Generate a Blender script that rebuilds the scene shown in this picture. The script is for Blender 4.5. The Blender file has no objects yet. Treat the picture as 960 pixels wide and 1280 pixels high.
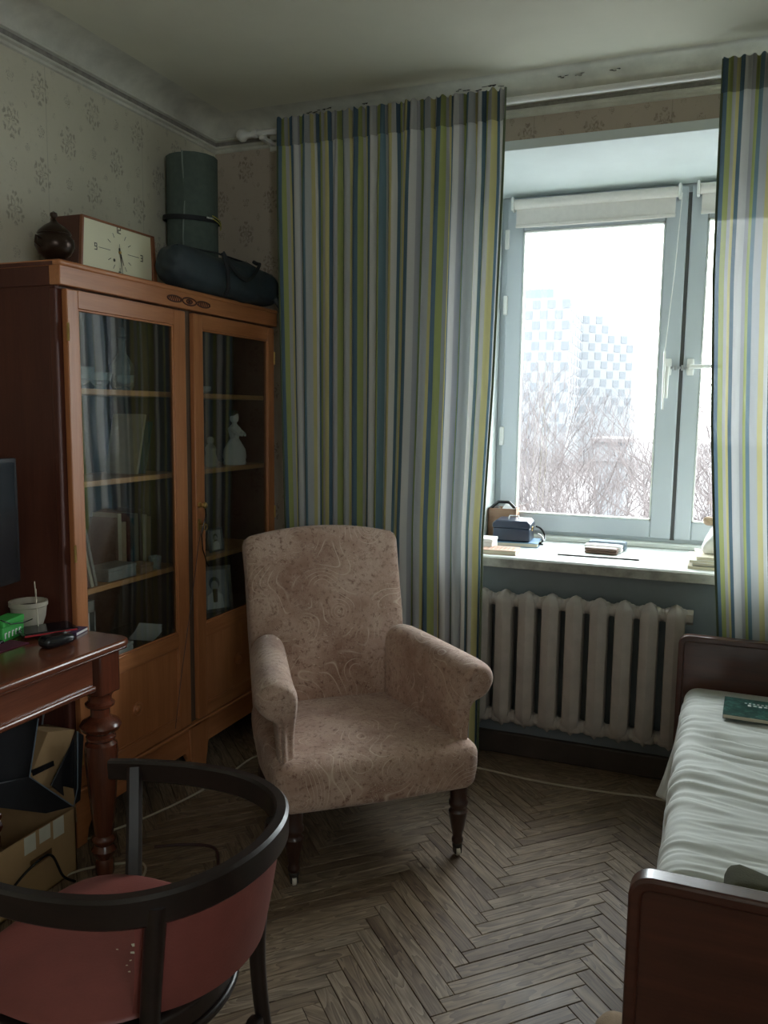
import bpy, bmesh, math, random
from mathutils import Vector, Matrix, noise
random.seed(7)
PI = math.pi
sc = bpy.context.scene
col = sc.collection

# ------------------------------------------------------------------ camera
R_ = Vector((0.9270063642939839, 0.37483567973757087, 0.012546463809486333)); U_ = Vector((-0.05676672422959583, 0.10716496276869963, 0.9926193680233246)); W_ = Vector((-0.37072461420667846, 0.9208766931302238, -0.12062079617898819))
FPX = 1034.718301737652
CAM = Vector((0, 0, 1.5))
cd = bpy.data.cameras.new('camera'); cam = bpy.data.objects.new('camera', cd); col.objects.link(cam)
cd.sensor_fit = 'VERTICAL'; cd.sensor_height = 36.0; cd.lens = FPX / 1280 * 36
cd.clip_start = 0.02; cd.clip_end = 1500
M3 = Matrix((R_, U_, -W_)).transposed()
cam.matrix_world = Matrix.Translation(CAM) @ M3.to_4x4()
sc.camera = cam

def at(px, py, ax, v):
    """point where the sight line of a photo pixel meets the plane axis=v"""
    d = R_ * ((px - 480) / FPX) - U_ * ((py - 640) / FPX) + W_
    t = (v - CAM[ax]) / d[ax]
    return CAM + d * t

# ------------------------------------------------------------------ world and light
EXPOSURE = 3.25
SKY = 1.6
sc.view_settings.view_transform = 'Standard'; sc.view_settings.look = 'None'
sc.view_settings.gamma = 1; sc.view_settings.use_curve_mapping = False
sc.view_settings.exposure = EXPOSURE
world = bpy.data.worlds.new('overcast_sky'); sc.world = world; world.use_nodes = True
bg = world.node_tree.nodes['Background']
bg.inputs[0].default_value = (0.93, 0.975, 1.0, 1); bg.inputs[1].default_value = SKY
sc.cycles.max_bounces = 14; sc.cycles.diffuse_bounces = 8; sc.cycles.transparent_max_bounces = 24
sc.cycles.glossy_bounces = 5; sc.cycles.transmission_bounces = 8
sc.cycles.use_denoising = True
sc.cycles.sample_clamp_indirect = 6
pl = bpy.data.lights.new('window_portal', 'AREA'); pl.shape = 'RECTANGLE'; pl.size = 1.68; pl.size_y = 1.72
po = bpy.data.objects.new('window_portal', pl); col.objects.link(po)
po.location = (-0.18, 4.12, 1.72); po.rotation_euler = (-PI / 2, 0, 0)
pl.cycles.is_portal = True
# unseen fill window added in the right wall behind the camera to lift shadows
W2Y0, W2Y1, W2Z0, W2Z1 = -1.05, -.18, 1.25, 2.35
pl2 = bpy.data.lights.new('fill_window_portal', 'AREA'); pl2.shape = 'RECTANGLE'; pl2.size = W2Z1 - W2Z0; pl2.size_y = W2Y1 - W2Y0
po2 = bpy.data.objects.new('fill_window_portal', pl2); col.objects.link(po2)
po2.location = (1.12, (W2Y0 + W2Y1) / 2, (W2Z0 + W2Z1) / 2); po2.rotation_euler = (0, PI / 2, 0)
pl2.cycles.is_portal = True

# ------------------------------------------------------------------ materials
def _nt(name):
    m = bpy.data.materials.new(name); m.use_nodes = True
    nt = m.node_tree; b = nt.nodes['Principled BSDF']
    return m, nt, b
def N(nt, t, **kw):
    n = nt.nodes.new(t)
    for k, v in kw.items():
        if k.startswith('i_'):
            n.inputs[k[2:].replace('_', ' ')].default_value = v
        else: setattr(n, k, v)
    return n
def coords(nt, scale=(1, 1, 1), rot=(0, 0, 0), kind='Object', loc=(0, 0, 0)):
    tc = N(nt, 'ShaderNodeTexCoord'); mp = N(nt, 'ShaderNodeMapping')
    mp.inputs['Scale'].default_value = scale; mp.inputs['Rotation'].default_value = rot; mp.inputs['Location'].default_value = loc
    nt.links.new(tc.outputs[kind], mp.inputs[0]); return mp.outputs[0]
def ramp(nt, fac, stops, interp='LINEAR'):
    r = N(nt, 'ShaderNodeValToRGB'); r.color_ramp.interpolation = interp
    e = r.color_ramp.elements
    while len(e) > 1: e.remove(e[-1])
    e[0].position = stops[0][0]; e[0].color = (*stops[0][1], 1)
    for p, c in stops[1:]:
        x = e.new(p); x.color = (*c, 1)
    nt.links.new(fac, r.inputs[0]); return r.outputs[0]
def bump(nt, b, h, strength=0.3, dist=0.002):
    n = N(nt, 'ShaderNodeBump'); n.inputs['Strength'].default_value = strength; n.inputs['Distance'].default_value = dist
    nt.links.new(h, n.inputs['Height']); nt.links.new(n.outputs[0], b.inputs['Normal'])
def math_(nt, op, a, b=None, c=None, clamp=False):
    n = N(nt, 'ShaderNodeMath', operation=op); n.use_clamp = clamp
    for i, v in enumerate((a, b, c)):
        if v is None: continue
        if hasattr(v, 'links'): nt.links.new(v, n.inputs[i])
        else: n.inputs[i].default_value = v
    return n.outputs[0]
def mixc(nt, fac, a, b):
    n = N(nt, 'ShaderNodeMix', data_type='RGBA')
    for i, v in ((0, fac), (6, a), (7, b)):
        if hasattr(v, 'links'): nt.links.new(v, n.inputs[i])
        else: n.inputs[i].default_value = v if i == 0 else (*v, 1)
    return n.outputs[2]
def nz(nt, vec, scale, detail=4, rough=0.5, dist=0.0):
    n = N(nt, 'ShaderNodeTexNoise'); n.inputs['Scale'].default_value = scale; n.inputs['Detail'].default_value = detail
    n.inputs['Roughness'].default_value = rough; n.inputs['Distortion'].default_value = dist
    nt.links.new(vec, n.inputs['Vector']); return n.outputs['Fac']

def plain(name, c, rough=0.6, var=0.12, scale=8, metal=0.0, bmp=0.0, spec=0.5, bscale=None):
    m, nt, b = _nt(name)
    v = coords(nt)
    n = nz(nt, v, scale, 5, 0.6)
    c2 = tuple(max(0, x * (1 - var)) for x in c); c1 = tuple(min(1, x * (1 + var)) for x in c)
    nt.links.new(ramp(nt, n, [(0.3, c2), (0.7, c1)]), b.inputs['Base Color'])
    b.inputs['Roughness'].default_value = rough; b.inputs['Metallic'].default_value = metal
    b.inputs['Specular IOR Level'].default_value = spec
    if bmp: bump(nt, b, nz(nt, v, bscale or scale * 12, 4), bmp, 0.002)
    return m
def wood(name, c1, c2, axis=2, rough=0.4, scale=1.0, coat=0.0, mott=0.25):
    m, nt, b = _nt(name)
    s = [26 * scale] * 3; s[axis] = 1.6 * scale
    v = coords(nt, tuple(s))
    n = nz(nt, v, 1.0, 6, 0.6, 0.6)
    f = nz(nt, coords(nt, tuple(4 * x for x in s)), 2.0, 3, 0.6)
    k = math_(nt, 'ADD', math_(nt, 'MULTIPLY', n, 0.75), math_(nt, 'MULTIPLY', f, 0.25))
    cr = ramp(nt, k, [(0.36, c2), (0.5, tuple((a + b_) / 2 for a, b_ in zip(c1, c2))), (0.64, c1)])
    lg = nz(nt, coords(nt), 3.0, 3)
    dk = tuple(x * (1 - mott) for x in c2)
    nt.links.new(mixc(nt, math_(nt, 'MULTIPLY', math_(nt, 'SUBTRACT', lg, 0.45, clamp=True), 1.8, clamp=True), cr, dk), b.inputs['Base Color'])
    b.inputs['Roughness'].default_value = rough
    b.inputs['Coat Weight'].default_value = coat; b.inputs['Coat Roughness'].default_value = 0.15
    bump(nt, b, f, 0.12, 0.001)
    return m

def wallpaper(name, base, motif, uaxis):
    """staggered damask rosettes in a faded two-tone print"""
    m, nt, b = _nt(name)
    g = N(nt, 'ShaderNodeNewGeometry'); sx = N(nt, 'ShaderNodeSeparateXYZ'); nt.links.new(g.outputs['Position'], sx.inputs[0])
    u0 = sx.outputs[uaxis]; v0 = sx.outputs[2]
    PU, PV = 0.265, 0.29
    def cell(du, dv, ru, rv, petals, thr, seed):
        u = math_(nt, 'DIVIDE', math_(nt, 'ADD', u0, du), PU); v = math_(nt, 'DIVIDE', math_(nt, 'ADD', v0, dv), PV)
        fu = math_(nt, 'SUBTRACT', math_(nt, 'SUBTRACT', u, math_(nt, 'FLOOR', u)), 0.5)
        fv = math_(nt, 'SUBTRACT', math_(nt, 'SUBTRACT', v, math_(nt, 'FLOOR', v)), 0.5)
        x = math_(nt, 'DIVIDE', math_(nt, 'MULTIPLY', fu, PU), ru); y = math_(nt, 'DIVIDE', math_(nt, 'MULTIPLY', fv, PV), rv)
        r = math_(nt, 'SQRT', math_(nt, 'ADD', math_(nt, 'MULTIPLY', x, x), math_(nt, 'MULTIPLY', y, y)))
        a = math_(nt, 'ARCTAN2', math_(nt, 'ABSOLUTE', x), y)
        pet = math_(nt, 'MULTIPLY', math_(nt, 'COSINE', math_(nt, 'MULTIPLY', a, petals)), 0.16)
        edge = math_(nt, 'SUBTRACT', math_(nt, 'ADD', 0.85, pet), r)
        rings = math_(nt, 'COSINE', math_(nt, 'ADD', math_(nt, 'MULTIPLY', r, 15.0), math_(nt, 'MULTIPLY', pet, 14.0)))
        inside = math_(nt, 'MULTIPLY', edge, 9.0, clamp=True)
        ink = math_(nt, 'MULTIPLY', math_(nt, 'ADD', rings, thr), 1.6, clamp=True)
        return math_(nt, 'MULTIPLY', inside, ink)
    parts = [cell(0, 0, .050, .070, 6, 0.45, 1), cell(PU / 2, PV / 2, .050, .070, 6, 0.45, 2),
             cell(PU / 2, 0, .020, .028, 5, 0.1, 3), cell(0, PV / 2, .020, .028, 5, 0.1, 4),
             cell(PU * .25, PV * .25, .012, .02, 4, 0.2, 5), cell(PU * .75, PV * .25, .012, .02, 4, 0.2, 6),
             cell(PU * .25, PV * .75, .010, .014, 4, 0.2, 7), cell(PU * .75, PV * .75, .010, .014, 4, 0.2, 8)]
    s = parts[0]
    for q in parts[1:]: s = math_(nt, 'MAXIMUM', s, q)
    n = nz(nt, g.outputs['Position'], 55, 4, 0.7)
    br = math_(nt, 'MULTIPLY', math_(nt, 'SUBTRACT', n, 0.40, clamp=True), 6.0, clamp=True)
    s = math_(nt, 'MULTIPLY', s, br)
    vine = nz(nt, g.outputs['Position'], 24, 2, 0.4, 1.2)
    vv = math_(nt, 'SUBTRACT', 1.0, math_(nt, 'MULTIPLY', math_(nt, 'ABSOLUTE', math_(nt, 'SUBTRACT', vine, 0.5)), 30.0), clamp=True)
    vv = math_(nt, 'MULTIPLY', vv, math_(nt, 'MULTIPLY', math_(nt, 'SUBTRACT', n, 0.52, clamp=True), 5.0, clamp=True))
    s = math_(nt, 'MAXIMUM', s, math_(nt, 'MULTIPLY', vv, 0.6))
    big = nz(nt, g.outputs['Position'], 2.2, 4, 0.6)
    bc = ramp(nt, big, [(0.3, tuple(x * 0.86 for x in base)), (0.7, base)])
    cc = mixc(nt, math_(nt, 'MULTIPLY', s, 0.85), bc, motif)
    # paper seams
    su = math_(nt, 'MODULO', math_(nt, 'ADD', u0, 10.0 + 0.31), 0.53)
    seam = math_(nt, 'LESS_THAN', su, 0.003)
    cc = mixc(nt, math_(nt, 'MULTIPLY', seam, 0.45), cc, tuple(x * .45 for x in base))
    nt.links.new(cc, b.inputs['Base Color']); b.inputs['Roughness'].default_value = 0.75
    bump(nt, b, s, 0.15, 0.001)
    return m

M = {}
M['ceiling'] = plain('ceiling_whitewash', (.70, .69, .58), .9, .07, 1.5, bmp=.1)
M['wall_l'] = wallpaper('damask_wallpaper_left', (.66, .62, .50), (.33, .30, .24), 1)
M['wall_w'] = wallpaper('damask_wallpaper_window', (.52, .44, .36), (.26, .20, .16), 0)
M['wall_plain'] = plain('plain_wallpaper', (.50, .48, .40), .8, .08, 3)
M['cream_moulding'] = plain('painted_moulding', (.62, .61, .54), .75, .15, 9, bmp=.2)
M['dark_moulding'] = plain('groove_shade', (.26, .24, .22), .8, .25, 30, bmp=.2)  # painted shade tone for the cornice groove
M['reveal'] = plain('reveal_paint', (.74, .80, .80), .75, .05, 3)
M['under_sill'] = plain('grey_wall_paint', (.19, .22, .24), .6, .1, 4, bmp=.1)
M['pvc'] = plain('white_window_plastic', (.52, .565, .60), .3, .03, 2)
M['gasket'] = plain('dark_rubber_gasket', (.10, .10, .10), .6, .1)
M['baseboard'] = plain('dark_baseboard_paint', (.055, .04, .032), .5, .2, 12)
M['blind'] = plain('cream_blind_fabric', (.74, .70, .66), .8, .04, 40)
M['rod'] = plain('white_rod_enamel', (.80, .80, .77), .3, .03)
M['radiator'] = plain('old_radiator_paint', (.42, .38, .35), .5, .12, 10, bmp=.15, bscale=60)
M['wood_cab'] = wood('orange_brown_veneer', (.56, .225, .09), (.42, .15, .053), 2, .38, 1, .2, .15)
M['wood_cab_h'] = wood('orange_brown_veneer_rail', (.56, .225, .09), (.42, .15, .053), 1, .38, 1, .2, .15)
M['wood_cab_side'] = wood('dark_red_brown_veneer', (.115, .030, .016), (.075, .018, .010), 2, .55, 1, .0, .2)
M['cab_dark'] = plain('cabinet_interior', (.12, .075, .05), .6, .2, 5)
M['shelf'] = wood('pale_shelf_edge', (.66, .33, .13), (.52, .24, .08), 1, .4)
M['wood_desk'] = wood('mahogany_desk', (.20, .062, .032), (.115, .034, .018), 1, .25, 1, .5, .2)
M['wood_desk_v'] = wood('mahogany_leg', (.17, .045, .022), (.09, .023, .012), 2, .25, 1, .6, .2)
M['wood_bent'] = wood('near_black_bentwood', (.020, .010, .008), (.010, .006, .005), 0, .36, 1, .12, .2)
M['wood_bed'] = wood('reddish_bed_veneer', (.095, .028, .017), (.055, .016, .010), 0, .3, 1, .5, .2)
M['wood_leg_dark'] = wood('dark_turned_leg', (.055, .020, .013), (.03, .011, .008), 2, .3, 1, .4)
M['brass'] = plain('aged_brass', (.62, .42, .16), .32, .15, 20, 1.0)
M['steel'] = plain('dull_steel', (.55, .56, .58), .3, .1, 20, 1.0)
M['dark_metal'] = plain('dark_castor_metal', (.06, .055, .05), .4, .2, 20, .7)
M['porcelain'] = plain('pale_castor_wheel', (.62, .55, .46), .4, .1)
M['red_leather'] = plain('worn_red_leatherette', (.20, .052, .042), .5, .16, 6, bmp=.25, bscale=180)
M['mat_green'] = plain('grey_green_foam', (.088, .118, .103), .9, .12, 40, bmp=.3)
M['mat_edge'] = plain('pale_foam_edge', (.22, .26, .24), .8, .1)
M['bag'] = plain('navy_nylon', (.030, .046, .058), .55, .25, 14, bmp=.4, bscale=40)
M['strap'] = plain('black_webbing', (.010, .012, .016), .7, .2)
M['yellow'] = plain('yellow_cord', (.55, .50, .08), .6, .1)
M['clock_face'] = plain('cream_dial', (.82, .79, .58), .5, .04, 4)
M['clock_wood'] = wood('clock_veneer', (.34, .13, .055), (.24, .08, .03), 1, .35)
M['clock_side'] = wood('clock_side_veneer', (.11, .032, .018), (.07, .02, .012), 2, .35)
M['ink'] = plain('black_print', (.03, .028, .02), .5, .1)
M['bronze'] = plain('dark_bronze', (.04, .022, .014), .3, .3, 12, .6)
M['white'] = plain('white_paper', (.78, .78, .76), .7, .05)
M['cream'] = plain('aged_paper', (.62, .56, .44), .8, .1)
M['black'] = plain('black_plastic', (.012, .012, .014), .25, .1)
M['bag_white'] = plain('pale_plastic_bag', (.42, .45, .46), .5, .1)
M['screen'] = plain('dark_screen', (.006, .009, .014), .12, .1)
M['navy_box'] = plain('navy_enamel', (.022, .032, .055), .28, .1, 6)
M['blue'] = plain('dusty_blue_cover', (.13, .24, .36), .5, .1)
M['greyblue'] = plain('grey_blue_case', (.16, .20, .24), .55, .1)
M['brown_case'] = plain('brown_case', (.14, .085, .06), .5, .15)
M['pinkbook'] = plain('salmon_cover', (.58, .36, .27), .6, .1, 20)
M['boxwood'] = wood('plain_box_wood', (.34, .20, .12), (.25, .14, .08), 0, .6)
M['sill'] = plain('worn_white_sill_paint', (.66, .68, .66), .45, .18, 7, bmp=.2)
M['sill_edge'] = plain('chipped_sill_edge', (.36, .36, .33), .7, .3, 18, bmp=.4)
M['cardboard'] = plain('cardboard', (.38, .24, .115), .85, .1, 5)
M['tape'] = plain('pale_parcel_tape', (.62, .60, .50), .5, .1)
M['blackbag'] = plain('black_plastic_bag', (.016, .017, .02), .35, .2, 10, bmp=.5, bscale=18)
M['pot'] = plain('stoneware', (.46, .41, .33), .6, .15, 8, bmp=.2)
M['soil'] = plain('dark_soil', (.05, .02, .015), .9, .3, 40)
M['green'] = plain('green_packet', (.05, .40, .07), .5, .06)
M['purple'] = plain('purple_cover', (.07, .035, .10), .6, .15)
M['plum'] = plain('plum_mat', (.11, .014, .045), .8, .15)
M['red'] = plain('red_trim', (.45, .03, .04), .4, .1)
M['olive'] = plain('olive_cloth', (.065, .062, .032), .95, .2, 20, bmp=.3)
M['beige_cloth'] = plain('beige_knit', (.40, .29, .20), .95, .15, 30, bmp=.4)
M['cord'] = plain('off_white_cable', (.50, .44, .34), .6, .1)
M['dark_cord'] = plain('dark_red_cable', (.05, .018, .018), .5, .1)
M['photo'] = plain('grey_photo_print', (.42, .42, .42), .35, .25, 9)
M['photo_dark'] = plain('dark_photo_print', (.06, .06, .06), .35, .2)
M['silver'] = plain('silver_frame', (.30, .28, .26), .35, .2, 30, .8)
M['seal'] = plain('window_putty', (.70, .72, .68), .7, .1)

def glass_mat(name, tint, refl=1.0):
    m = bpy.data.materials.new(name); m.use_nodes = True; nt = m.node_tree; nt.nodes.clear()
    o = N(nt, 'ShaderNodeOutputMaterial'); mx = N(nt, 'ShaderNodeMixShader'); tr = N(nt, 'ShaderNodeBsdfTransparent')
    gl = N(nt, 'ShaderNodeBsdfGlossy'); ge = N(nt, 'ShaderNodeNewGeometry')
    dt = N(nt, 'ShaderNodeVectorMath', operation='DOT_PRODUCT'); nt.links.new(ge.outputs['Incoming'], dt.inputs[0]); nt.links.new(ge.outputs['Normal'], dt.inputs[1])
    om = math_(nt, 'SUBTRACT', 1.0, math_(nt, 'ABSOLUTE', dt.outputs['Value']))
    fr = math_(nt, 'ADD', .04, math_(nt, 'MULTIPLY', .96, math_(nt, 'POWER', om, 5.0)))
    tr.inputs[0].default_value = (*tint, 1); gl.inputs['Roughness'].default_value = 0.015
    n = nz(nt, coords(nt), 1.4, 2)
    bn = N(nt, 'ShaderNodeBump'); bn.inputs['Strength'].default_value = .25; bn.inputs['Distance'].default_value = .01 if refl > 1 else .002
    nt.links.new(n, bn.inputs['Height']); nt.links.new(bn.outputs[0], gl.inputs['Normal'])
    k = math_(nt, 'MULTIPLY', fr, refl, clamp=True)
    nt.links.new(k, mx.inputs[0]); nt.links.new(tr.outputs[0], mx.inputs[1]); nt.links.new(gl.outputs[0], mx.inputs[2])
    nt.links.new(mx.outputs[0], o.inputs[0]); return m
M['glass'] = glass_mat('window_glass', (.97, .99, .99))
M['cab_glass'] = glass_mat('old_cabinet_glass', (.93, .96, .95), 3.2)

def crystal():
    m, nt, b = _nt('cut_crystal'); b.inputs['Transmission Weight'].default_value = .8
    b.inputs['Roughness'].default_value = .12; b.inputs['Base Color'].default_value = (.85, .93, .93, 1)
    n = N(nt, 'ShaderNodeTexVoronoi'); n.inputs['Scale'].default_value = 60
    nt.links.new(coords(nt), n.inputs['Vector']); bump(nt, b, n.outputs[0], .6, .003); return m
M['crystal'] = crystal()

STR = [((.14, .22, .30), 1.1), ((.45, .50, .20), 1.0), ((.55, .56, .57), .8), ((.70, .64, .32), 1.0), ((.14, .23, .31), 1.0), ((.76, .77, .77), 1.4),
       ((.54, .54, .58), .9), ((.47, .52, .21), 1.0), ((.19, .30, .37), 1.0), ((.56, .59, .61), 1.4), ((.71, .65, .33), 1.0), ((.77, .77, .75), 1.1)]
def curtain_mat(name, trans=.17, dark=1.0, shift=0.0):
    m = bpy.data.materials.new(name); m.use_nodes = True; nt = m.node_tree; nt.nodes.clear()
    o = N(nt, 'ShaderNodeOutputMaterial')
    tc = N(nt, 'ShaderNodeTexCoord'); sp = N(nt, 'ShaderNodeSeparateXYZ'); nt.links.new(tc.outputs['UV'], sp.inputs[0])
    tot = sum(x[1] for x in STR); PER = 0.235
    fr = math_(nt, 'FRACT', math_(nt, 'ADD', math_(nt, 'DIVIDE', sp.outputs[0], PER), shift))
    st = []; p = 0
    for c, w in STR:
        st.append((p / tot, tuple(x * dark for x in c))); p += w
    c = ramp(nt, fr, st, 'CONSTANT')
    wv = nz(nt, coords(nt, (600, 600, 600), kind='UV'), 1.0, 2)
    d = N(nt, 'ShaderNodeBsdfDiffuse'); t = N(nt, 'ShaderNodeBsdfTranslucent'); tp = N(nt, 'ShaderNodeBsdfTransparent')
    m1 = N(nt, 'ShaderNodeMixShader'); m1.inputs[0].default_value = trans
    m2 = N(nt, 'ShaderNodeMixShader'); m2.inputs[0].default_value = 0.012 if trans > .12 else 0.0
    for x in (d, t): nt.links.new(c, x.inputs[0])
    b_ = N(nt, 'ShaderNodeBump'); b_.inputs['Strength'].default_value = .15; b_.inputs['Distance'].default_value = .001
    nt.links.new(wv, b_.inputs['Height']); nt.links.new(b_.outputs[0], d.inputs['Normal'])
    nt.links.new(d.outputs[0], m1.inputs[1]); nt.links.new(t.outputs[0], m1.inputs[2])
    nt.links.new(m1.outputs[0], m2.inputs[1]); nt.links.new(tp.outputs[0], m2.inputs[2]); nt.links.new(m2.outputs[0], o.inputs[0])
    return m
M['curtain'] = curtain_mat('striped_cotton')
M['curtain_head'] = curtain_mat('striped_cotton_doubled_shaded', .06, .55)  # doubled cloth; its weaker backlight is put into darker stripe colours

def parquet_mat():
    m, nt, b = _nt('worn_oak_parquet')
    oi = N(nt, 'ShaderNodeObjectInfo'); tc = N(nt, 'ShaderNodeTexCoord')
    off = N(nt, 'ShaderNodeVectorMath', operation='ADD'); cmb = N(nt, 'ShaderNodeCombineXYZ')
    r = oi.outputs['Random']
    nt.links.new(math_(nt, 'MULTIPLY', r, 37.0), cmb.inputs[0]); nt.links.new(math_(nt, 'MULTIPLY', r, 91.0), cmb.inputs[1]); nt.links.new(math_(nt, 'MULTIPLY', r, 53.0), cmb.inputs[2])
    nt.links.new(tc.outputs['Object'], off.inputs[0]); nt.links.new(cmb.outputs[0], off.inputs[1])
    mp = N(nt, 'ShaderNodeMapping'); mp.inputs['Scale'].default_value = (5, 34, 20); nt.links.new(off.outputs[0], mp.inputs[0])
    g = nz(nt, mp.outputs[0], 1.0, 5, .6, 1.4)
    rings = math_(nt, 'FRACT', math_(nt, 'MULTIPLY', nz(nt, mp.outputs[0], .55, 2, .45, .8), 9.0))
    fine_m = N(nt, 'ShaderNodeMapping'); fine_m.inputs['Scale'].default_value = (14, 260, 40); nt.links.new(off.outputs[0], fine_m.inputs[0])
    fine = nz(nt, fine_m.outputs[0], 1.0, 3, .6)
    k = math_(nt, 'ADD', math_(nt, 'ADD', math_(nt, 'MULTIPLY', g, .35), math_(nt, 'MULTIPLY', rings, .25)), math_(nt, 'MULTIPLY', fine, .4))
    wn = N(nt, 'ShaderNodeTexWhiteNoise', noise_dimensions='1D'); nt.links.new(math_(nt, 'MULTIPLY', r, 777.0), wn.inputs['W'])
    c = ramp(nt, k, [(.30, (.085, .055, .034)), (.48, (.195, .140, .095)), (.66, (.31, .24, .17))])
    tint = ramp(nt, wn.outputs[0], [(0, (.62, .55, .50)), (.25, (.85, .80, .74)), (.7, (1, .98, .95)), (1, (1.0, 1.0, 1.0))])
    mul = N(nt, 'ShaderNodeMix', data_type='RGBA', blend_type='MULTIPLY'); mul.inputs[0].default_value = 1
    nt.links.new(c, mul.inputs[6]); nt.links.new(tint, mul.inputs[7])
    gm = N(nt, 'ShaderNodeNewGeometry'); gr = nz(nt, gm.outputs['Position'], 2.3, 4, .6)
    cc = mixc(nt, math_(nt, 'MULTIPLY', math_(nt, 'SUBTRACT', gr, .48, clamp=True), 2.5, clamp=True), mul.outputs[2], (.10, .075, .052))
    nt.links.new(cc, b.inputs['Base Color'])
    nt.links.new(ramp(nt, gr, [(.3, (.46,) * 3), (.7, (.65,) * 3)]), b.inputs['Roughness'])
    bump(nt, b, fine, .2, .001); return m
M['parquet'] = parquet_mat()
M['floor_base'] = plain('dark_floor_gap', (.012, .009, .007), .9, .2)

def upholstery():
    m, nt, b = _nt('paisley_upholstery')
    v = coords(nt)
    a = nz(nt, v, 9.5, 3, .5, 2.4); l1 = math_(nt, 'ABSOLUTE', math_(nt, 'SINE', math_(nt, 'MULTIPLY', a, 80.0)))
    line = math_(nt, 'SUBTRACT', 1.0, math_(nt, 'MULTIPLY', l1, 2.8), clamp=True)
    gate = math_(nt, 'MULTIPLY', math_(nt, 'SUBTRACT', nz(nt, v, 16, 3), .40, clamp=True), 8.0, clamp=True)
    line = math_(nt, 'MULTIPLY', line, gate)
    vo = N(nt, 'ShaderNodeTexVoronoi', feature='SMOOTH_F1'); vo.inputs['Scale'].default_value = 6.5; nt.links.new(v, vo.inputs['Vector'])
    sw = math_(nt, 'ABSOLUTE', math_(nt, 'SINE', math_(nt, 'MULTIPLY', vo.outputs['Distance'], 46.0)))
    sl = math_(nt, 'MULTIPLY', math_(nt, 'SUBTRACT', 1.0, math_(nt, 'MULTIPLY', sw, 3.0), clamp=True), math_(nt, 'MULTIPLY', math_(nt, 'SUBTRACT', nz(nt, v, 9, 2), .45, clamp=True), 7.0, clamp=True))
    line = math_(nt, 'MAXIMUM', line, sl)
    p = nz(nt, v, 5.0, 3, .6)
    base = ramp(nt, p, [(.34, (.31, .175, .125)), (.5, (.44, .285, .215)), (.64, (.51, .355, .28))])
    sp = nz(nt, v, 60, 3, .7)
    base = mixc(nt, math_(nt, 'MULTIPLY', math_(nt, 'SUBTRACT', sp, .52, clamp=True), 6.0, clamp=True), base, (.20, .10, .07))
    c = mixc(nt, math_(nt, 'MULTIPLY', line, .9), base, (.66, .52, .41))
    nt.links.new(c, b.inputs['Base Color']); b.inputs['Roughness'].default_value = .85
    b.inputs['Sheen Weight'].default_value = .25
    bump(nt, b, math_(nt, 'ADD', math_(nt, 'MULTIPLY', line, .6), math_(nt, 'MULTIPLY', nz(nt, v, 350, 2), .5)), .5, .0015)
    return m
M['upholstery'] = upholstery()
def bedspread_mat():
    m, nt, b = _nt('cream_bedspread_cloth')
    v = coords(nt)
    n = nz(nt, v, 5, 4)
    nt.links.new(ramp(nt, n, [(.3, (.61, .63, .60)), (.7, (.71, .73, .70))]), b.inputs['Base Color'])
    b.inputs['Roughness'].default_value = .8; b.inputs['Sheen Weight'].default_value = .3
    bump(nt, b, nz(nt, coords(nt, (30, 700, 300)), 1.0, 2), .2, .001); return m
M['bedspread'] = bedspread_mat()
def teal_cover():
    m, nt, b = _nt('mottled_teal_cover')
    n = nz(nt, coords(nt), 45, 5, .7)
    nt.links.new(ramp(nt, n, [(.35, (.008, .03, .027)), (.5, (.018, .07, .06)), (.62, (.06, .17, .14)), (.75, (.25, .38, .30))]), b.inputs['Base Color'])
    b.inputs['Roughness'].default_value = .3; return m
M['teal'] = teal_cover()
# outdoors
M['out_wall'] = plain('pale_facade', (.125, .13, .138), .9, .03, .05)
M['out_win'] = plain('facade_glazing', (.066, .073, .082), .6, .08, .2)
M['out_roof'] = plain('blue_grey_rooftop', (.075, .105, .125), .8, .1, .2)
M['snow'] = plain('bare_winter_ground', (.10, .092, .094), .95, .06, .08)
M['twig'] = plain('bare_twigs', (.068, .056, .055), .9, .2, .6)

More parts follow.
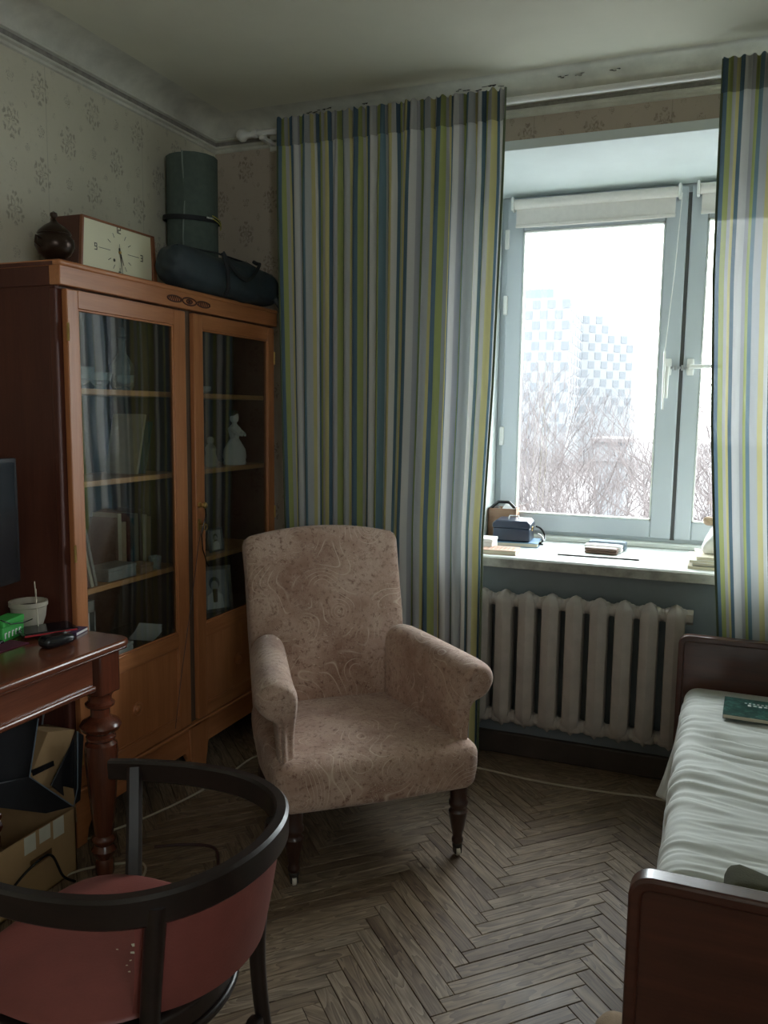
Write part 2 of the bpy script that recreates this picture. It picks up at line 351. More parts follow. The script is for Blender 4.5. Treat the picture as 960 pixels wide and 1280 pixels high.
# ------------------------------------------------------------------ mesh helpers
class MB:
    def __init__(s): s.v = []; s.f = []; s.uv = None; s.smooth = []
    def add(s, vs, fs, sm=False):
        o = len(s.v); s.v += [Vector(p) for p in vs]; s.f += [tuple(i + o for i in f) for f in fs]; s.smooth += [sm] * len(fs); return s
    def box(s, x0, x1, y0, y1, z0, z1, T=None):
        vs = [Vector((x, y, z)) for z in (z0, z1) for y in (y0, y1) for x in (x0, x1)]
        if T: vs = [T @ p for p in vs]
        return s.add(vs, [(0, 2, 3, 1), (4, 5, 7, 6), (0, 1, 5, 4), (2, 6, 7, 3), (0, 4, 6, 2), (1, 3, 7, 5)])
    def prism(s, pts, axis, a, b, T=None, sm=False):
        """2-D outline extruded along axis (0,1,2) from a to b"""
        def P(p, t):
            q = [p[0], p[1]]; q.insert(axis, t); return Vector(q)
        n = len(pts); vs = [P(p, a) for p in pts] + [P(p, b) for p in pts]
        if T: vs = [T @ p for p in vs]
        fs = [tuple(range(n))[::-1], tuple(range(n, 2 * n))] + [(i, (i + 1) % n, n + (i + 1) % n, n + i) for i in range(n)]
        return s.add(vs, fs, sm)
    def tube(s, path, r, n=8, cap=True, sq=None):
        """swept tube; r number or list; sq=(w,h) gives a rectangular rail with rounded corners (h along z)"""
        P = [Vector(p) for p in path]; rings = []
        up = Vector((0, 0, 1)); prev = None
        for i, p in enumerate(P):
            t = (P[min(i + 1, len(P) - 1)] - P[max(i - 1, 0)]).normalized()
            if sq: a = t.cross(up).normalized(); b = a.cross(t).normalized()
            else:
                if prev is None: a = t.cross(up if abs(t.z) < .9 else Vector((1, 0, 0))).normalized()
                else: a = (prev - t * prev.dot(t)).normalized()
                b = t.cross(a).normalized(); prev = a
            rr = r[i] if isinstance(r, (list, tuple)) else r
            ring = []
            if sq:
                w, h = sq; c = min(w, h) * .2
                for dx, dy in ((w / 2, h / 2 - c), (w / 2 - c, h / 2), (-w / 2 + c, h / 2), (-w / 2, h / 2 - c), (-w / 2, -h / 2 + c), (-w / 2 + c, -h / 2), (w / 2 - c, -h / 2), (w / 2, -h / 2 + c)):
                    ring.append(p + a * dx * rr + b * dy * rr)
            else:
                for k in range(n): an = 2 * PI * k / n; ring.append(p + (a * math.cos(an) + b * math.sin(an)) * rr)
            rings.append(ring)
        m = len(rings[0]); vs = [q for g in rings for q in g]; fs = []
        for i in range(len(rings) - 1):
            for k in range(m): fs.append((i * m + k, i * m + (k + 1) % m, (i + 1) * m + (k + 1) % m, (i + 1) * m + k))
        s.add(vs, fs, True)
        if cap: s.add(rings[0], [tuple(range(m))[::-1]]); s.add(rings[-1], [tuple(range(m))])
        return s
    def lathe(s, prof, c=(0, 0, 0), n=20, T=None, cap=True):
        """prof list of (r,z)"""
        c = Vector(c); vs = []
        for r, z in prof:
            for k in range(n):
                a = 2 * PI * k / n; p = Vector((r * math.cos(a), r * math.sin(a), z)); p = (T @ p) if T else p
                vs.append(p + c)
        fs = []
        for i in range(len(prof) - 1):
            for k in range(n): fs.append((i * n + k, i * n + (k + 1) % n, (i + 1) * n + (k + 1) % n, (i + 1) * n + k))
        s.add(vs, fs, True)
        if cap:
            s.add(vs[:n], [tuple(range(n))[::-1]]); s.add(vs[-n:], [tuple(range(n))])
        return s
    def soft(s, dx, dy, dz, r, n=8, fn=None, T=None):
        """rounded box centred on the origin, then bent by fn"""
        bm = bmesh.new(); bmesh.ops.create_cube(bm, size=2)
        bmesh.ops.subdivide_edges(bm, edges=bm.edges[:], cuts=n, use_grid_fill=True)
        hx, hy, hz = dx / 2 - r, dy / 2 - r, dz / 2 - r
        for v in bm.verts:
            p = Vector((v.co.x * dx / 2, v.co.y * dy / 2, v.co.z * dz / 2))
            q = Vector((max(-hx, min(hx, p.x)), max(-hy, min(hy, p.y)), max(-hz, min(hz, p.z))))
            d = p - q
            if d.length > 1e-9:
                mx = max(abs(d.x), abs(d.y), abs(d.z)); d = d.normalized() * min(r, mx if d.length < r else r)
            v.co = q + d
            if fn: v.co = fn(v.co)
            if T: v.co = T @ v.co
        o = len(s.v); bm.verts.index_update()
        s.v += [v.co.copy() for v in bm.verts]; s.f += [tuple(v.index + o for v in f.verts) for f in bm.faces]; s.smooth += [True] * len(bm.faces)
        bm.free(); return s
    def grid(s, fn, nu, nv, uvfn=None, closed=False):
        vs = [fn(i / nu, j / nv) for j in range(nv + 1) for i in range(nu + 1)]
        fs = [(j * (nu + 1) + i, j * (nu + 1) + i + 1, (j + 1) * (nu + 1) + i + 1, (j + 1) * (nu + 1) + i) for j in range(nv) for i in range(nu)]
        if uvfn: s.uv = (s.uv or []) + [uvfn(i / nu, j / nv) for j in range(nv + 1) for i in range(nu + 1)]
        return s.add(vs, fs, True)
    def build(s, name, mat, parent=None, bevel=0, seg=2, world=False, mesh=None, angle=40):
        vs = s.v
        if world and parent is not None:
            inv = WM[parent.name].inverted(); vs = [inv @ p for p in s.v]
        me = bpy.data.meshes.new(name); me.from_pydata([tuple(p) for p in vs], [], s.f)
        bm = bmesh.new(); bm.from_mesh(me); bmesh.ops.recalc_face_normals(bm, faces=bm.faces[:]); bm.to_mesh(me); bm.free()
        me.polygons.foreach_set('use_smooth', [True] * len(me.polygons))
        me.set_sharp_from_angle(angle=math.radians(angle))
        if s.uv:
            l = me.uv_layers.new(name='UVMap')
            for lp in me.loops: l.data[lp.index].uv = s.uv[lp.vertex_index]
        me.materials.append(mat)
        o = bpy.data.objects.new(name, me); col.objects.link(o)
        if parent is not None: o.parent = parent
        WM[o.name] = WM[parent.name].copy() if parent is not None else Matrix()
        if bevel:
            b = o.modifiers.new('bevel', 'BEVEL'); b.width = bevel; b.segments = seg; b.limit_method = 'ANGLE'; b.angle_limit = math.radians(35)
        return o
WM = {}
def thing(name, label, cat, loc=(0, 0, 0), rz=0, group=None):
    o = bpy.data.objects.new(name, None); col.objects.link(o); o.empty_display_size = .1
    o.location = loc; o.rotation_euler = (0, 0, rz); o['label'] = label; o['category'] = cat
    if group: o['group'] = group
    WM[o.name] = Matrix.Translation(Vector(loc)) @ Matrix.Rotation(rz, 4, 'Z'); return o
def tag(o, label, cat, group=None):
    o['label'] = label; o['category'] = cat
    if group: o['group'] = group
    return o
def struct(o): o['kind'] = 'structure'; return o
def recenter(o, c):
    """put the origin of a top-level mesh at c"""
    c = Vector(c); o.data.transform(Matrix.Translation(-c)); o.location = c; WM[o.name] = Matrix.Translation(c); return o
def B(*a, T=None): return MB().box(*a, T=T)

# ================================================================== ROOM
XL, YW, ZC = -2.285, 3.484, 2.82
XR, YB = 0.98, -1.3
# ---- floor: herringbone oak blocks on a dark base
floor = struct(B(XL - .02, XR + .02, YB - .02, YW + .02, -.06, -.012).build('floor', M['floor_base']))
L_, w_ = .4375, .0475
gp = .0009
def block_mesh(length):
    mb = MB(); mb.box(0, length - 2 * gp, 0, w_ - 2 * gp, -.012, 0)
    me = bpy.data.meshes.new('parquet_block'); me.from_pydata([tuple(p) for p in mb.v], [], mb.f); me.materials.append(M['parquet'])
    bm = bmesh.new(); bm.from_mesh(me); bmesh.ops.recalc_face_normals(bm, faces=bm.faces[:])
    top = [e for e in bm.edges if all(v.co.z > -.001 for v in e.verts)]
    bmesh.ops.bevel(bm, geom=top, offset=.0012, segments=1, affect='EDGES'); bm.to_mesh(me); bm.free(); return me
BME = block_mesh(L_)
def proj(p):
    d = Vector(p) - CAM; z = d.dot(W_)
    if z < .05: return None
    return 480 + FPX * d.dot(R_) / z, 640 - FPX * d.dot(U_) / z, z
ang = PI / 4
eu = Vector((math.cos(ang), math.sin(ang), 0)); ev = Vector((-math.sin(ang), math.cos(ang), 0))
X0, Y0 = -.555, 1.98
blocks = []
for strip in range(-5, 7):
    for k in range(-110, 130):
        for typ in (0, 1):
            u = k * w_ + strip * L_; v = k * w_ - strip * L_
            if typ == 0: p = (u, v); rot = ang; org = Vector((X0, Y0, 0)) + eu * (u + gp) + ev * (v + gp); mid = org + eu * L_ / 2
            else: rot = ang + PI / 2; org = Vector((X0, Y0, 0)) + eu * (u - gp) + ev * (v + gp); mid = org + ev * L_ / 2
            e = eu if typ == 0 else ev; o_ = ev if typ == 0 else -eu
            cs = [org, org + e * L_, org + o_ * w_, org + e * L_ + o_ * w_]
            inside = [XL < c.x < XR and YB < c.y < YW for c in cs]
            if not any(inside): continue
            blocks.append((org, rot, mid, all(inside)))
def vis(b):
    q = proj(b[2])
    if not b[3] or not q or not (-25 < q[0] < 985 and 880 < q[1] < 1330): return 0
    if b[2].x > -.02: return 0
    if b[2].x < -2.0: return 0
    return (abs(W_.z) + CAM.z / (q[2])) / q[2] ** 2
blocks.sort(key=vis, reverse=True)
rest = MB()
for i, (org, rot, mid, full) in enumerate(blocks):
    z = random.uniform(-.0007, .0007); tx, ty = random.uniform(-.0022, .0022), random.uniform(-.0016, .0016)
    Tm = Matrix.Translation(org + Vector((0, 0, z))) @ Matrix.Rotation(rot, 4, 'Z')
    if i < 300 and vis((org, rot, mid, full)) > 0:
        o = bpy.data.objects.new('parquet_block', BME); col.objects.link(o); o.parent = floor
        o.location = org + Vector((0, 0, z)); o.rotation_euler = (tx * 2, ty * .5, rot)
    else:
        # clip pieces that run under the walls
        if full: rest.box(0, L_ - 2 * gp, 0, w_ - 2 * gp, -.012, 0, T=Tm)
        else:
            n0, n1 = 0, L_
            pts = [t for t in [j * L_ / 24 for j in range(25)] if all(XL - .06 < (Tm @ Vector((t, s_, 0))).x < XR + .06 and YB - .06 < (Tm @ Vector((t, s_, 0))).y < YW + .06 for s_ in (0, w_))]
            if len(pts) > 1: rest.box(pts[0], pts[-1], 0, w_ - 2 * gp, -.012, 0, T=Tm)
ro = rest.build('parquet_field', M['parquet'], floor); ro['kind'] = 'stuff'

# ---- walls
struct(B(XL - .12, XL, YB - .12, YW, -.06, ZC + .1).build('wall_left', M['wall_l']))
struct(MB().box(XR, XR + .12, YB - .12, W2Y0, -.06, ZC + .1).box(XR, XR + .12, W2Y1, YW + .6, -.06, ZC + .1).box(XR, XR + .12, W2Y0, W2Y1, -.06, W2Z0).box(XR, XR + .12, W2Y0, W2Y1, W2Z1, ZC + .1).build('wall_right', M['wall_plain']))
w2 = MB()
for q in ((W2Y0, W2Y0 + .07, W2Z0, W2Z1), (W2Y1 - .07, W2Y1, W2Z0, W2Z1), (W2Y0, W2Y1, W2Z0, W2Z0 + .07), (W2Y0, W2Y1, W2Z1 - .07, W2Z1), ((W2Y0 + W2Y1) / 2 - .04, (W2Y0 + W2Y1) / 2 + .04, W2Z0, W2Z1)): w2.box(XR + .03, XR + .08, *q)
w2 = struct(w2.build('fill_window', M['pvc'], bevel=.004))  # added out of view, lets extra sky light in as fill
B(XR + .05, XR + .056, W2Y0 + .05, W2Y1 - .05, W2Z0 + .05, W2Z1 - .05).build('pane', M['glass'], w2)
struct(B(XL, XR, YB - .12, YB, -.06, ZC + .1).build('wall_rear', M['wall_plain']))
struct(B(XL - .12, XR + .12, YB - .12, YW + .6, ZC, ZC + .1).build('ceiling', M['ceiling']))
HX0, HX1, HZ0, HZ1, YO = -1.03, .70, .845, 2.57, 4.10
ww = MB()
ww.box(XL - .12, HX0, YW, YO, -.06, ZC); ww.box(HX1, XR, YW, YO, -.06, ZC); ww.box(HX0, HX1, YW, YO, HZ1, ZC); ww.box(HX0, HX1, YW + .02, YO, -.06, HZ0)
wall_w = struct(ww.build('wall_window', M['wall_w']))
rv = MB(); rv.box(HX0, HX0 + .006, YW - .001, YO, HZ0, HZ1); rv.box(HX1 - .006, HX1, YW - .001, YO, HZ0, HZ1)
# soffit slopes a little down towards the frame
rv.add([(HX0, YW - .004, HZ1 + .004), (HX1, YW - .004, HZ1 + .004), (HX1, YO, HZ1 - .05), (HX0, YO, HZ1 - .05), (HX0, YW - .004, HZ1 - .004), (HX1, YW - .004, HZ1 - .004), (HX1, YO, HZ1 - .062), (HX0, YO, HZ1 - .062)],
       [(0, 3, 2, 1), (4, 5, 6, 7), (0, 1, 5, 4), (3, 7, 6, 2), (0, 4, 7, 3), (1, 2, 6, 5)])
rv.build('reveal', M['reveal'], wall_w)
B(HX0 - .02, HX1 + .02, YW - .008, YW, HZ1 - .004, HZ1 + .036).build('lintel_bead', M['reveal'], wall_w, bevel=.003)
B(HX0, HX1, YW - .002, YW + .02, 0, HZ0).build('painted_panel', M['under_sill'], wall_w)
# ---- cornice: cove with ridges underneath
def cove(depth, drop, n=8):
    p = []
    for i in range(n + 1):
        a = i / n * PI / 2
        p.append((depth * (1 - math.sin(a)), -drop * (1 - math.cos(a)) ** 1.0)) # from (depth,0) towards (0,-drop)
    return p
cv = cove(.13, .062)
def prof(dirsign):
    out = [(x + .012, ZC + z) for x, z in cv]
    out += [(.020, ZC - .066), (.026, ZC - .070), (.026, ZC - .076), (.012, ZC - .080), (.012, ZC - .096), (.020, ZC - .100), (.020, ZC - .108), (.008, ZC - .112), (.008, ZC - .122), (0, ZC - .126), (0, ZC)]
    return out
pr = prof(1)
tl = MB().prism([(XL + a, z) for a, z in pr], 1, YB, YW - .0)
trim1 = struct(tl.build('trim_1', M['cream_moulding'], bevel=0))
trw = MB().prism([(YW - a * 1.0, z) for a, z in pr], 0, XL, XR)
trim2 = struct(trw.build('trim_2', M['cream_moulding']))
B(XL + .004, XL + .014, YB, YW, ZC - .096, ZC - .080).build('shadow_band', M['dark_moulding'], trim1)  # dark strip in the cornice groove, shade painted between the ridges
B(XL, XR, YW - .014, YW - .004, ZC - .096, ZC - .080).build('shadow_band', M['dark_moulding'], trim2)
# peeling paint along the window cornice: thin curled flakes
fl = MB()
for px, py, n in ((372, 137, 5), (395, 134, 3), (560, 107, 4), (585, 105, 6), (604, 101, 4), (692, 92, 3), (715, 93, 3), (758, 85, 3), (448, 131, 2)):
    c = at(px, py, 2, ZC - .03); c.y = min(c.y, YW - .06)
    for k in range(n):
        x = c.x + k * .014 + random.uniform(-.004, .004); y = YW - .012 - .13 * (1 - math.sin(.62)) + random.uniform(-.01, .01)
        # z on the cove under this y
        d = max(0, min(1, 1 - (YW - y - .012) / .13)); a = math.asin(d); z = ZC - .062 * (1 - math.cos(a)) - .003
        fl.add([(x, y, z), (x + .015, y + random.uniform(-.003, .003), z), (x + .014, y - .006, z - .004 - random.uniform(0, .005)), (x + .001, y - .004, z - .004)], [(0, 1, 2, 3)])
f_ = fl.build('paint_flake', M['ink'], trim2)
# ---- baseboards
struct(B(XL, XL + .02, YB, YW, 0, .09).build('baseboard_left', M['baseboard'], bevel=.006))
bb = struct(B(XL, XR, YW - .024, YW, 0, .10).build('baseboard_window', M['baseboard'], bevel=.008))
struct(B(XR - .02, XR, YB, YW, 0, .09).build('baseboard_right', M['baseboard'], bevel=.006))

# ================================================================== WINDOW
YF = 4.0                      # room face of the sashes
win = bpy.data.objects.new('window_1', None); col.objects.link(win); win.location = (-.16, YF, .9); WM['window_1'] = Matrix.Translation((-.16, YF, .9)); win['kind'] = 'structure'
def W(px, py): return at(px, py, 1, YF)
gz0, gz1 = .925, 2.42         # refined below from the photo
gl = W(650, 450).x; gr = W(823, 450).x
zt = W(744, 283).z; zb = W(728, 645.5).z
g2l = W(876, 450).x
mull = W(852, 450).x
fx0, fx1 = HX0 + .006, HX1 - .006
fz0, fz1 = .895, HZ1 - .055
# fixed outer frame
fr = MB(); fr.box(fx0, fx0 + .05, YF + .02, YF + .09, fz0, fz1); fr.box(fx1 - .05, fx1, YF + .02, YF + .09, fz0, fz1)
fr.box(fx0 + .05, fx1 - .05, YF + .02, YF + .09, fz1 - .06, fz1); fr.box(fx0 + .05, fx1 - .05, YF + .02, YF + .09, fz0, fz0 + .055); fr.box(mull - .03, mull + .03, YF + .025, YF + .085, fz0 + .055, fz1 - .06)
fr.build('frame', M['pvc'], win, bevel=.004, world=True)
B(mull - .010, mull + .010, YF + .012, YF + .03, fz0 + .03, fz1 - .04).build('gasket_gap', M['gasket'], win, world=True)
sz0, sz1 = fz0 + .035, fz1 - .014
def sash(x0, x1, g0, g1):
    s = MB(); a = YF; b = YF + .065
    # outer
    s.box(x0, g0, a, b, sz0, sz1); s.box(g1, x1, a, b, sz0, sz1); s.box(g0, g1, a, b, zt, sz1); s.box(g0, g1, a, b, sz0, zb)
    o = s.build('sash', M['pvc'], win, world=True, bevel=.006, seg=3)
    gk = MB(); t = .006
    for q in ((g0, g0 + t, zb, zt), (g1 - t, g1, zb, zt), (g0, g1, zb, zb + t), (g0, g1, zt - t, zt)): gk.box(q[0], q[1], a - .002, a + .03, q[2], q[3])
    gk.build('glazing_bead', M['seal'], o, world=True)
    B(g0 - .01, g1 + .01, a + .028, a + .034, zb - .01, zt + .01).build('pane', M['glass'], o, world=True)
    return o
s1 = sash(fx0 + .03, mull - .008, gl, gr)
s2 = sash(mull + .008, fx1 - .03, g2l, fx1 - .11)
# handles
def handle(px, py, horiz, par):
    c = W(px, py); c.y = YF
    m = MB(); m.soft(.032, .012, .075, .006, 4, T=Matrix.Translation(c + Vector((0, -.006, 0))))
    m.lathe([(.012, 0), (.012, .03)], c + Vector((0, -.045, 0)), 12, T=Matrix.Rotation(-PI / 2, 4, 'X'))
    q = c + Vector((0, -.045, 0))
    if horiz: m.tube([q, q + Vector((.03, -.008, 0)), q + Vector((.13, -.008, 0))], [.011, .010, .008], 10)
    else: m.tube([q, q + Vector((0, -.008, -.03)), q + Vector((0, -.008, -.14))], [.011, .010, .008], 10)
    m.build('handle', M['rod'], par, world=True)
handle(835, 459, False, s1); handle(863, 459, True, s2)
# small chain restrictor between the handles
m = MB(); a = W(838, 460) + Vector((0, -.012, 0)); b = W(860, 460) + Vector((0, -.012, 0))
for i in range(5):
    t = (i + .5) / 5; p = a.lerp(b, t); m.box(p.x - .006, p.x + .006, p.y - .004, p.y + .004, p.z - .006 * (1 + i % 2), p.z + .006 * (1 + i % 2))
m.build('restrictor', M['steel'], s1, world=True, bevel=.002)
for py in (382, 545, 300):
    p = W(631, py); B(fx0 + .022, fx0 + .042, YF - .012, YF + .01, p.z - .045, p.z + .045).build('hinge', M['rod'], win, world=True, bevel=.004)
# sill: a thick board with a chipped front edge
sm = MB(); sm.box(HX0, HX1, YW - .05, YF + .03, HZ0, .888)
ws = sm.build('window_sill', M['sill'], win, world=True, bevel=.006)
B(HX0 - .03, HX1 + .03, YW - .056, YW - .048, HZ0 - .003, .882).build('sill_edge', M['sill_edge'], ws, world=True, bevel=.003)
B(fx0, fx1, YF - .03, YF + .03, .888, .912).build('sill_bead', M['seal'], ws, world=True, bevel=.006)

# roller blinds
def blind(x0, x1, zc, drop, label, wand):
    c = Vector(((x0 + x1) / 2, YF - .03, zc))
    t = thing('roller_blind', label, 'blind', c, 0, None)
    MB().lathe([(.021, x0 + .012), (.023, x0 + .014), (.023, x1 - .014), (.021, x1 - .012)], (0, c.y, c.z), 20, T=Matrix.Rotation(PI / 2, 4, 'Y') @ Matrix.Scale(1, 4)).build('fabric_roll', M['blind'], t, world=True)
    f = MB(); f.box(x0 + .022, x1 - .022, c.y - .002, c.y - .0005, zc - drop, zc); f.build('fabric_drop', M['blind'], t, world=True)
    MB().soft(x1 - x0 - .04, .012, .018, .005, 4, T=Matrix.Translation((c.x, c.y - .002, zc - drop))).build('bottom_bar', M['blind'], t, world=True)
    for x in (x0, x1 - .012): B(x, x + .012, c.y - .028, c.y + .028, zc - .03, zc + .03).build('bracket', M['rod'], t, world=True, bevel=.004)
    return t
bz = W(744, 250).z
bx0 = W(642, 262).x; bx1 = W(853, 235).x
bl1 = blind(bx0, bx1, bz, .10, 'cream roller blind rolled up over the wide left sash', True)
bl2 = blind(W(872, 235).x, fx1 - .06, bz + .005, .10, 'cream roller blind half hidden by the right curtain', False)
m = MB(); a = W(854, 245) + Vector((0, -.06, 0)); b = W(832, 440) + Vector((0, -.06, 0)); c = W(829, 512) + Vector((0, -.06, 0))
m.tube([a, a.lerp(b, .5) + Vector((.004, 0, 0)), b], .0022, 6); m.tube([b, c], .0045, 8)
m.build('pull_wand', M['rod'], bl1, world=True)

# ================================================================== CURTAINS
YC = 3.325; YR = 3.366; ZR = 2.722
rt = thing('curtain_rod', 'white curtain rod with round end cap below the cornice', 'curtain rod', (-1.0, YC, ZR))
MB().tube([(-2.03, YR, ZR), (.93, YR, ZR)], .013, 14).build('rod', M['rod'], rt, world=True)
MB().lathe([(.0, 0), (.018, 0), (.026, .012), (.027, .03), (.018, .042), (.014, .05), (.014, .075), (.019, .08), (.019, .095), (.013, .1)], (-2.085, YR, ZR), 18, T=Matrix.Rotation(PI / 2, 4, 'Y')).build('finial', M['rod'], rt, world=True)
for x in (-1.96, -1.2, .9):
    m = MB(); m.box(x - .012, x + .012, YR - .012, YW, ZR - .03, ZR - .014); m.box(x - .02, x + .02, YW - .02, YW, ZR - .05, ZR + .02); m.box(x - .012, x + .012, YR + .014, YR + .024, ZR - .03, ZR + .012)
    m.build('bracket', M['rod'], rt, world=True, bevel=.003)

def curtain(name, xs, zbot, flat, folds, seed, label, ztop=2.755, flat0=.45):
    """xs: list of (z, xleft, xright) rows; flat: cloth width; folds: count"""
    rnd = random.Random(seed)
    t = thing(name, label, 'curtain', ((xs[0][1] + xs[0][2]) / 2, YC, zbot))
    ph = [rnd.uniform(0, 2 * PI) for _ in range(8)]
    def edge(z):
        for (z1, a1, b1), (z2, a2, b2) in zip(xs, xs[1:]):
            if z >= z2:
                k = (z - z2) / (z1 - z2); k = min(1, max(0, k)); return a2 + (a1 - a2) * k, b2 + (b1 - b2) * k
        return xs[-1][1], xs[-1][2]
    def warp(s):     # uneven fold spacing
        return s + .018 * math.sin(2 * PI * s * 2 + ph[0]) + .010 * math.sin(2 * PI * s * 5 + ph[1])
    def P(s, z):
        a, b = edge(z)
        d = max(0, min(1, (ztop - z) / .35)); low = (ztop - z) / (ztop - zbot)
        w = warp(s)
        A = (.010 + .011 * d) * (flat0 + (1 - flat0) * min(1, s * 1.6) ** 1.5)
        f1 = math.sin(2 * PI * folds * w + ph[2]) * A
        f2 = math.sin(2 * PI * folds * .5 * w + ph[3] + .6 * math.sin(low * 2)) * .010 * d
        fine = math.sin(2 * PI * folds * 2.3 * s + ph[4]) * .005 * (1 - d)
        xo = .007 * math.sin(2 * PI * folds * w + ph[2] + 1.3) * (.4 + .6 * d) * (flat0 + (1 - flat0) * min(1, s * 1.6)) + .010 * low * math.sin(2 * PI * 2.3 * s + ph[5] + low * 1.7)
        return Vector((a + (b - a) * s + xo, YC + f1 + f2 + fine + .0, z))
    nu, nv = 260, 46
    hz = ztop - .105
    def fn(z0, z1, off=0, flip=False):
        def g(u, v):
            z = z0 + (z1 - z0) * v; p = P(u, z)
            if z1 == ztop and v == 1: p.z += .004 * math.sin(2 * PI * folds * 2 * u + ph[6]) + .002 * math.sin(2 * PI * 31 * u)
            if abs(z - (ZR)) < .03 and off == 0: pass
            p.y += off; return p
        return g
    body = MB().grid(fn(zbot, hz), nu, nv, lambda u, v: (u * flat, v))
    body.build('drape', M['curtain'], t, world=True, angle=180)
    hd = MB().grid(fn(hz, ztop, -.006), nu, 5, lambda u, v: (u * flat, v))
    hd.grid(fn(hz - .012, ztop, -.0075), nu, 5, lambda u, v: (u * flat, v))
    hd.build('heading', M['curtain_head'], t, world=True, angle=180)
    # bound side hems
    for s, nm in ((0, 'side_hem'), (1, 'side_hem')):
        path = [P(s, zbot + (ztop - zbot) * k / 40) for k in range(41)]
        MB().tube(path, .005, 6).build(nm, M['hem'], t, world=True)
    return t
M['hem'] = plain('olive_hem', (.10, .13, .07), .8, .15)
XL1 = [(2.755, -1.855, -.845), (2.43, -1.85, -.845), (1.6, -1.835, -.862), (1.0, -1.82, -.885), (.05, -1.80, -.875)]
curtain('striped_curtain', XL1, .05, 1.30, 17, 3, 'long striped curtain hanging behind the armchair, left of the window')
XR1 = [(2.755, -.062, .86), (2.0, -.052, .86), (1.45, -.025, .86), (1.1, .003, .86), (.65, .045, .86), (.05, .05, .86)]
curtain('striped_curtain', XR1, .05, 1.15, 14, 12, 'striped curtain falling behind the bed headboard, right of the window')

# ================================================================== RADIATOR
rx0, rx1, ry0, ry1 = -1.02, -.075, 3.365, 3.468
rad = thing('radiator', 'old cast iron ribbed radiator in dull white paint under the window sill', 'radiator', ((rx0 + rx1) / 2, 3.415, .0))
pitch = .0985; nsec = 10
def section():
    m = MB(); h = .0355; yc = (ry0 + ry1) / 2; dy = (ry1 - ry0) / 2
    zs = [(.150, .05, .10, 0), (.166, .35, .45, 0), (.205, .92, .95, 0), (.235, 1, 1, .0), (.70, 1, 1, 0), (.722, .9, .92, 0), (.742, .55, .6, 0), (.752, .12, .25, 0)]
    ring = [(-1, -.60), (-.92, -.72), (-.05, -1), (.05, -1), (.92, -.72), (1, -.60), (1, .60), (.92, .72), (.05, 1), (-.05, 1), (-.92, .72), (-1, .60)]
    vs = []; n = len(ring)
    for z, kx, ky, _ in zs:
        for a, b in ring: vs.append((a * h * kx, yc + b * dy * ky, z))
    fs = [tuple(range(n))[::-1], tuple(range(len(vs) - n, len(vs)))]
    for i in range(len(zs) - 1):
        for k in range(n): fs.append((i * n + k, i * n + (k + 1) % n, (i + 1) * n + (k + 1) % n, (i + 1) * n + k))
    m.add(vs, fs, True)
    # hubs joining to the neighbours
    for z in (.708, .197):
        m.lathe([(.026, -pitch / 2), (.026, pitch / 2)], (0, yc, z), 14, T=Matrix.Rotation(PI / 2, 4, 'Y'))
        m.soft(pitch * .98, .062, .062, .022, 5, T=Matrix.Translation((0, yc, z)))
    return m
sec = section()
sec_o = None
inv = Vector(rad.location)
for i in range(nsec):
    x = rx1 - .045 - i * pitch
    if sec_o is None:
        me_b = MB(); me_b.v = [p - Vector((0, inv.y, 0)) for p in sec.v]; me_b.f = sec.f; me_b.smooth = sec.smooth
        sec_o = me_b.build('section', M['radiator'], rad, angle=32); o = sec_o
    else:
        o = sec_o.copy(); col.objects.link(o); o.parent = rad
    o.location = (x - inv.x, 0, 0)
MB().lathe([(.0, 0), (.03, 0), (.03, .025), (.0, .025)], (rx1 - .006, 3.4165, .708), 6, T=Matrix.Rotation(PI / 2, 4, 'Y')).build('end_plug', M['radiator'], rad, world=True)
MB().lathe([(.0, 0), (.03, 0), (.03, .02), (.0, .02)], (rx1 - .006, 3.4165, .197), 6, T=Matrix.Rotation(PI / 2, 4, 'Y')).build('end_plug', M['radiator'], rad, world=True)
for x in (rx1 - .095, rx0 + .15):
    MB().tube([(x, YW, .19), (x, 3.44, .19), (x, 3.41, .20)], .008, 6).build('wall_hook', M['radiator'], rad, world=True)
for z in (.708, .197): MB().tube([(rx0 - .5, 3.44, z), (rx0 - .02, 3.44, z), (rx0 + .01, 3.4165, z)], .013, 10).build('supply_pipe', M['radiator'], rad, world=True)

# ================================================================== BOOKCASE
CX0, CXF, CY0, CY1, CZ = XL + .01, -1.95, 2.095, 3.462, 1.962
bk = thing('glazed_bookcase', 'tall brown wooden bookcase with two glazed doors in the corner by the curtain', 'bookcase', ((CX0 + CXF) / 2, (CY0 + CY1) / 2, 0))
m = MB(); m.box(CX0, CXF - .024, CY0, CY0 + .02, .0, CZ - .05); m.build('side_panel', M['wood_cab_side'], bk, world=True)
m = MB(); m.box(CX0, CXF - .024, CY1 - .02, CY1, .0, CZ - .05); m.build('side_panel', M['wood_cab_side'], bk, world=True)
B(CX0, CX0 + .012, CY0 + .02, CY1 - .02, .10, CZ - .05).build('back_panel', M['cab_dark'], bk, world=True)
# corner post edge seen at the left side
B(CXF - .045, CXF - .022, CY0 - .006, CY0 + .03, .0, CZ - .085).build('corner_post', M['wood_cab_side'], bk, world=True, bevel=.004)
m = MB(); m.box(CX0, CXF - .024, CY0 + .02, CY1 - .02, CZ - .10, CZ - .08); m.build('top_board', M['cab_dark'], bk, world=True)
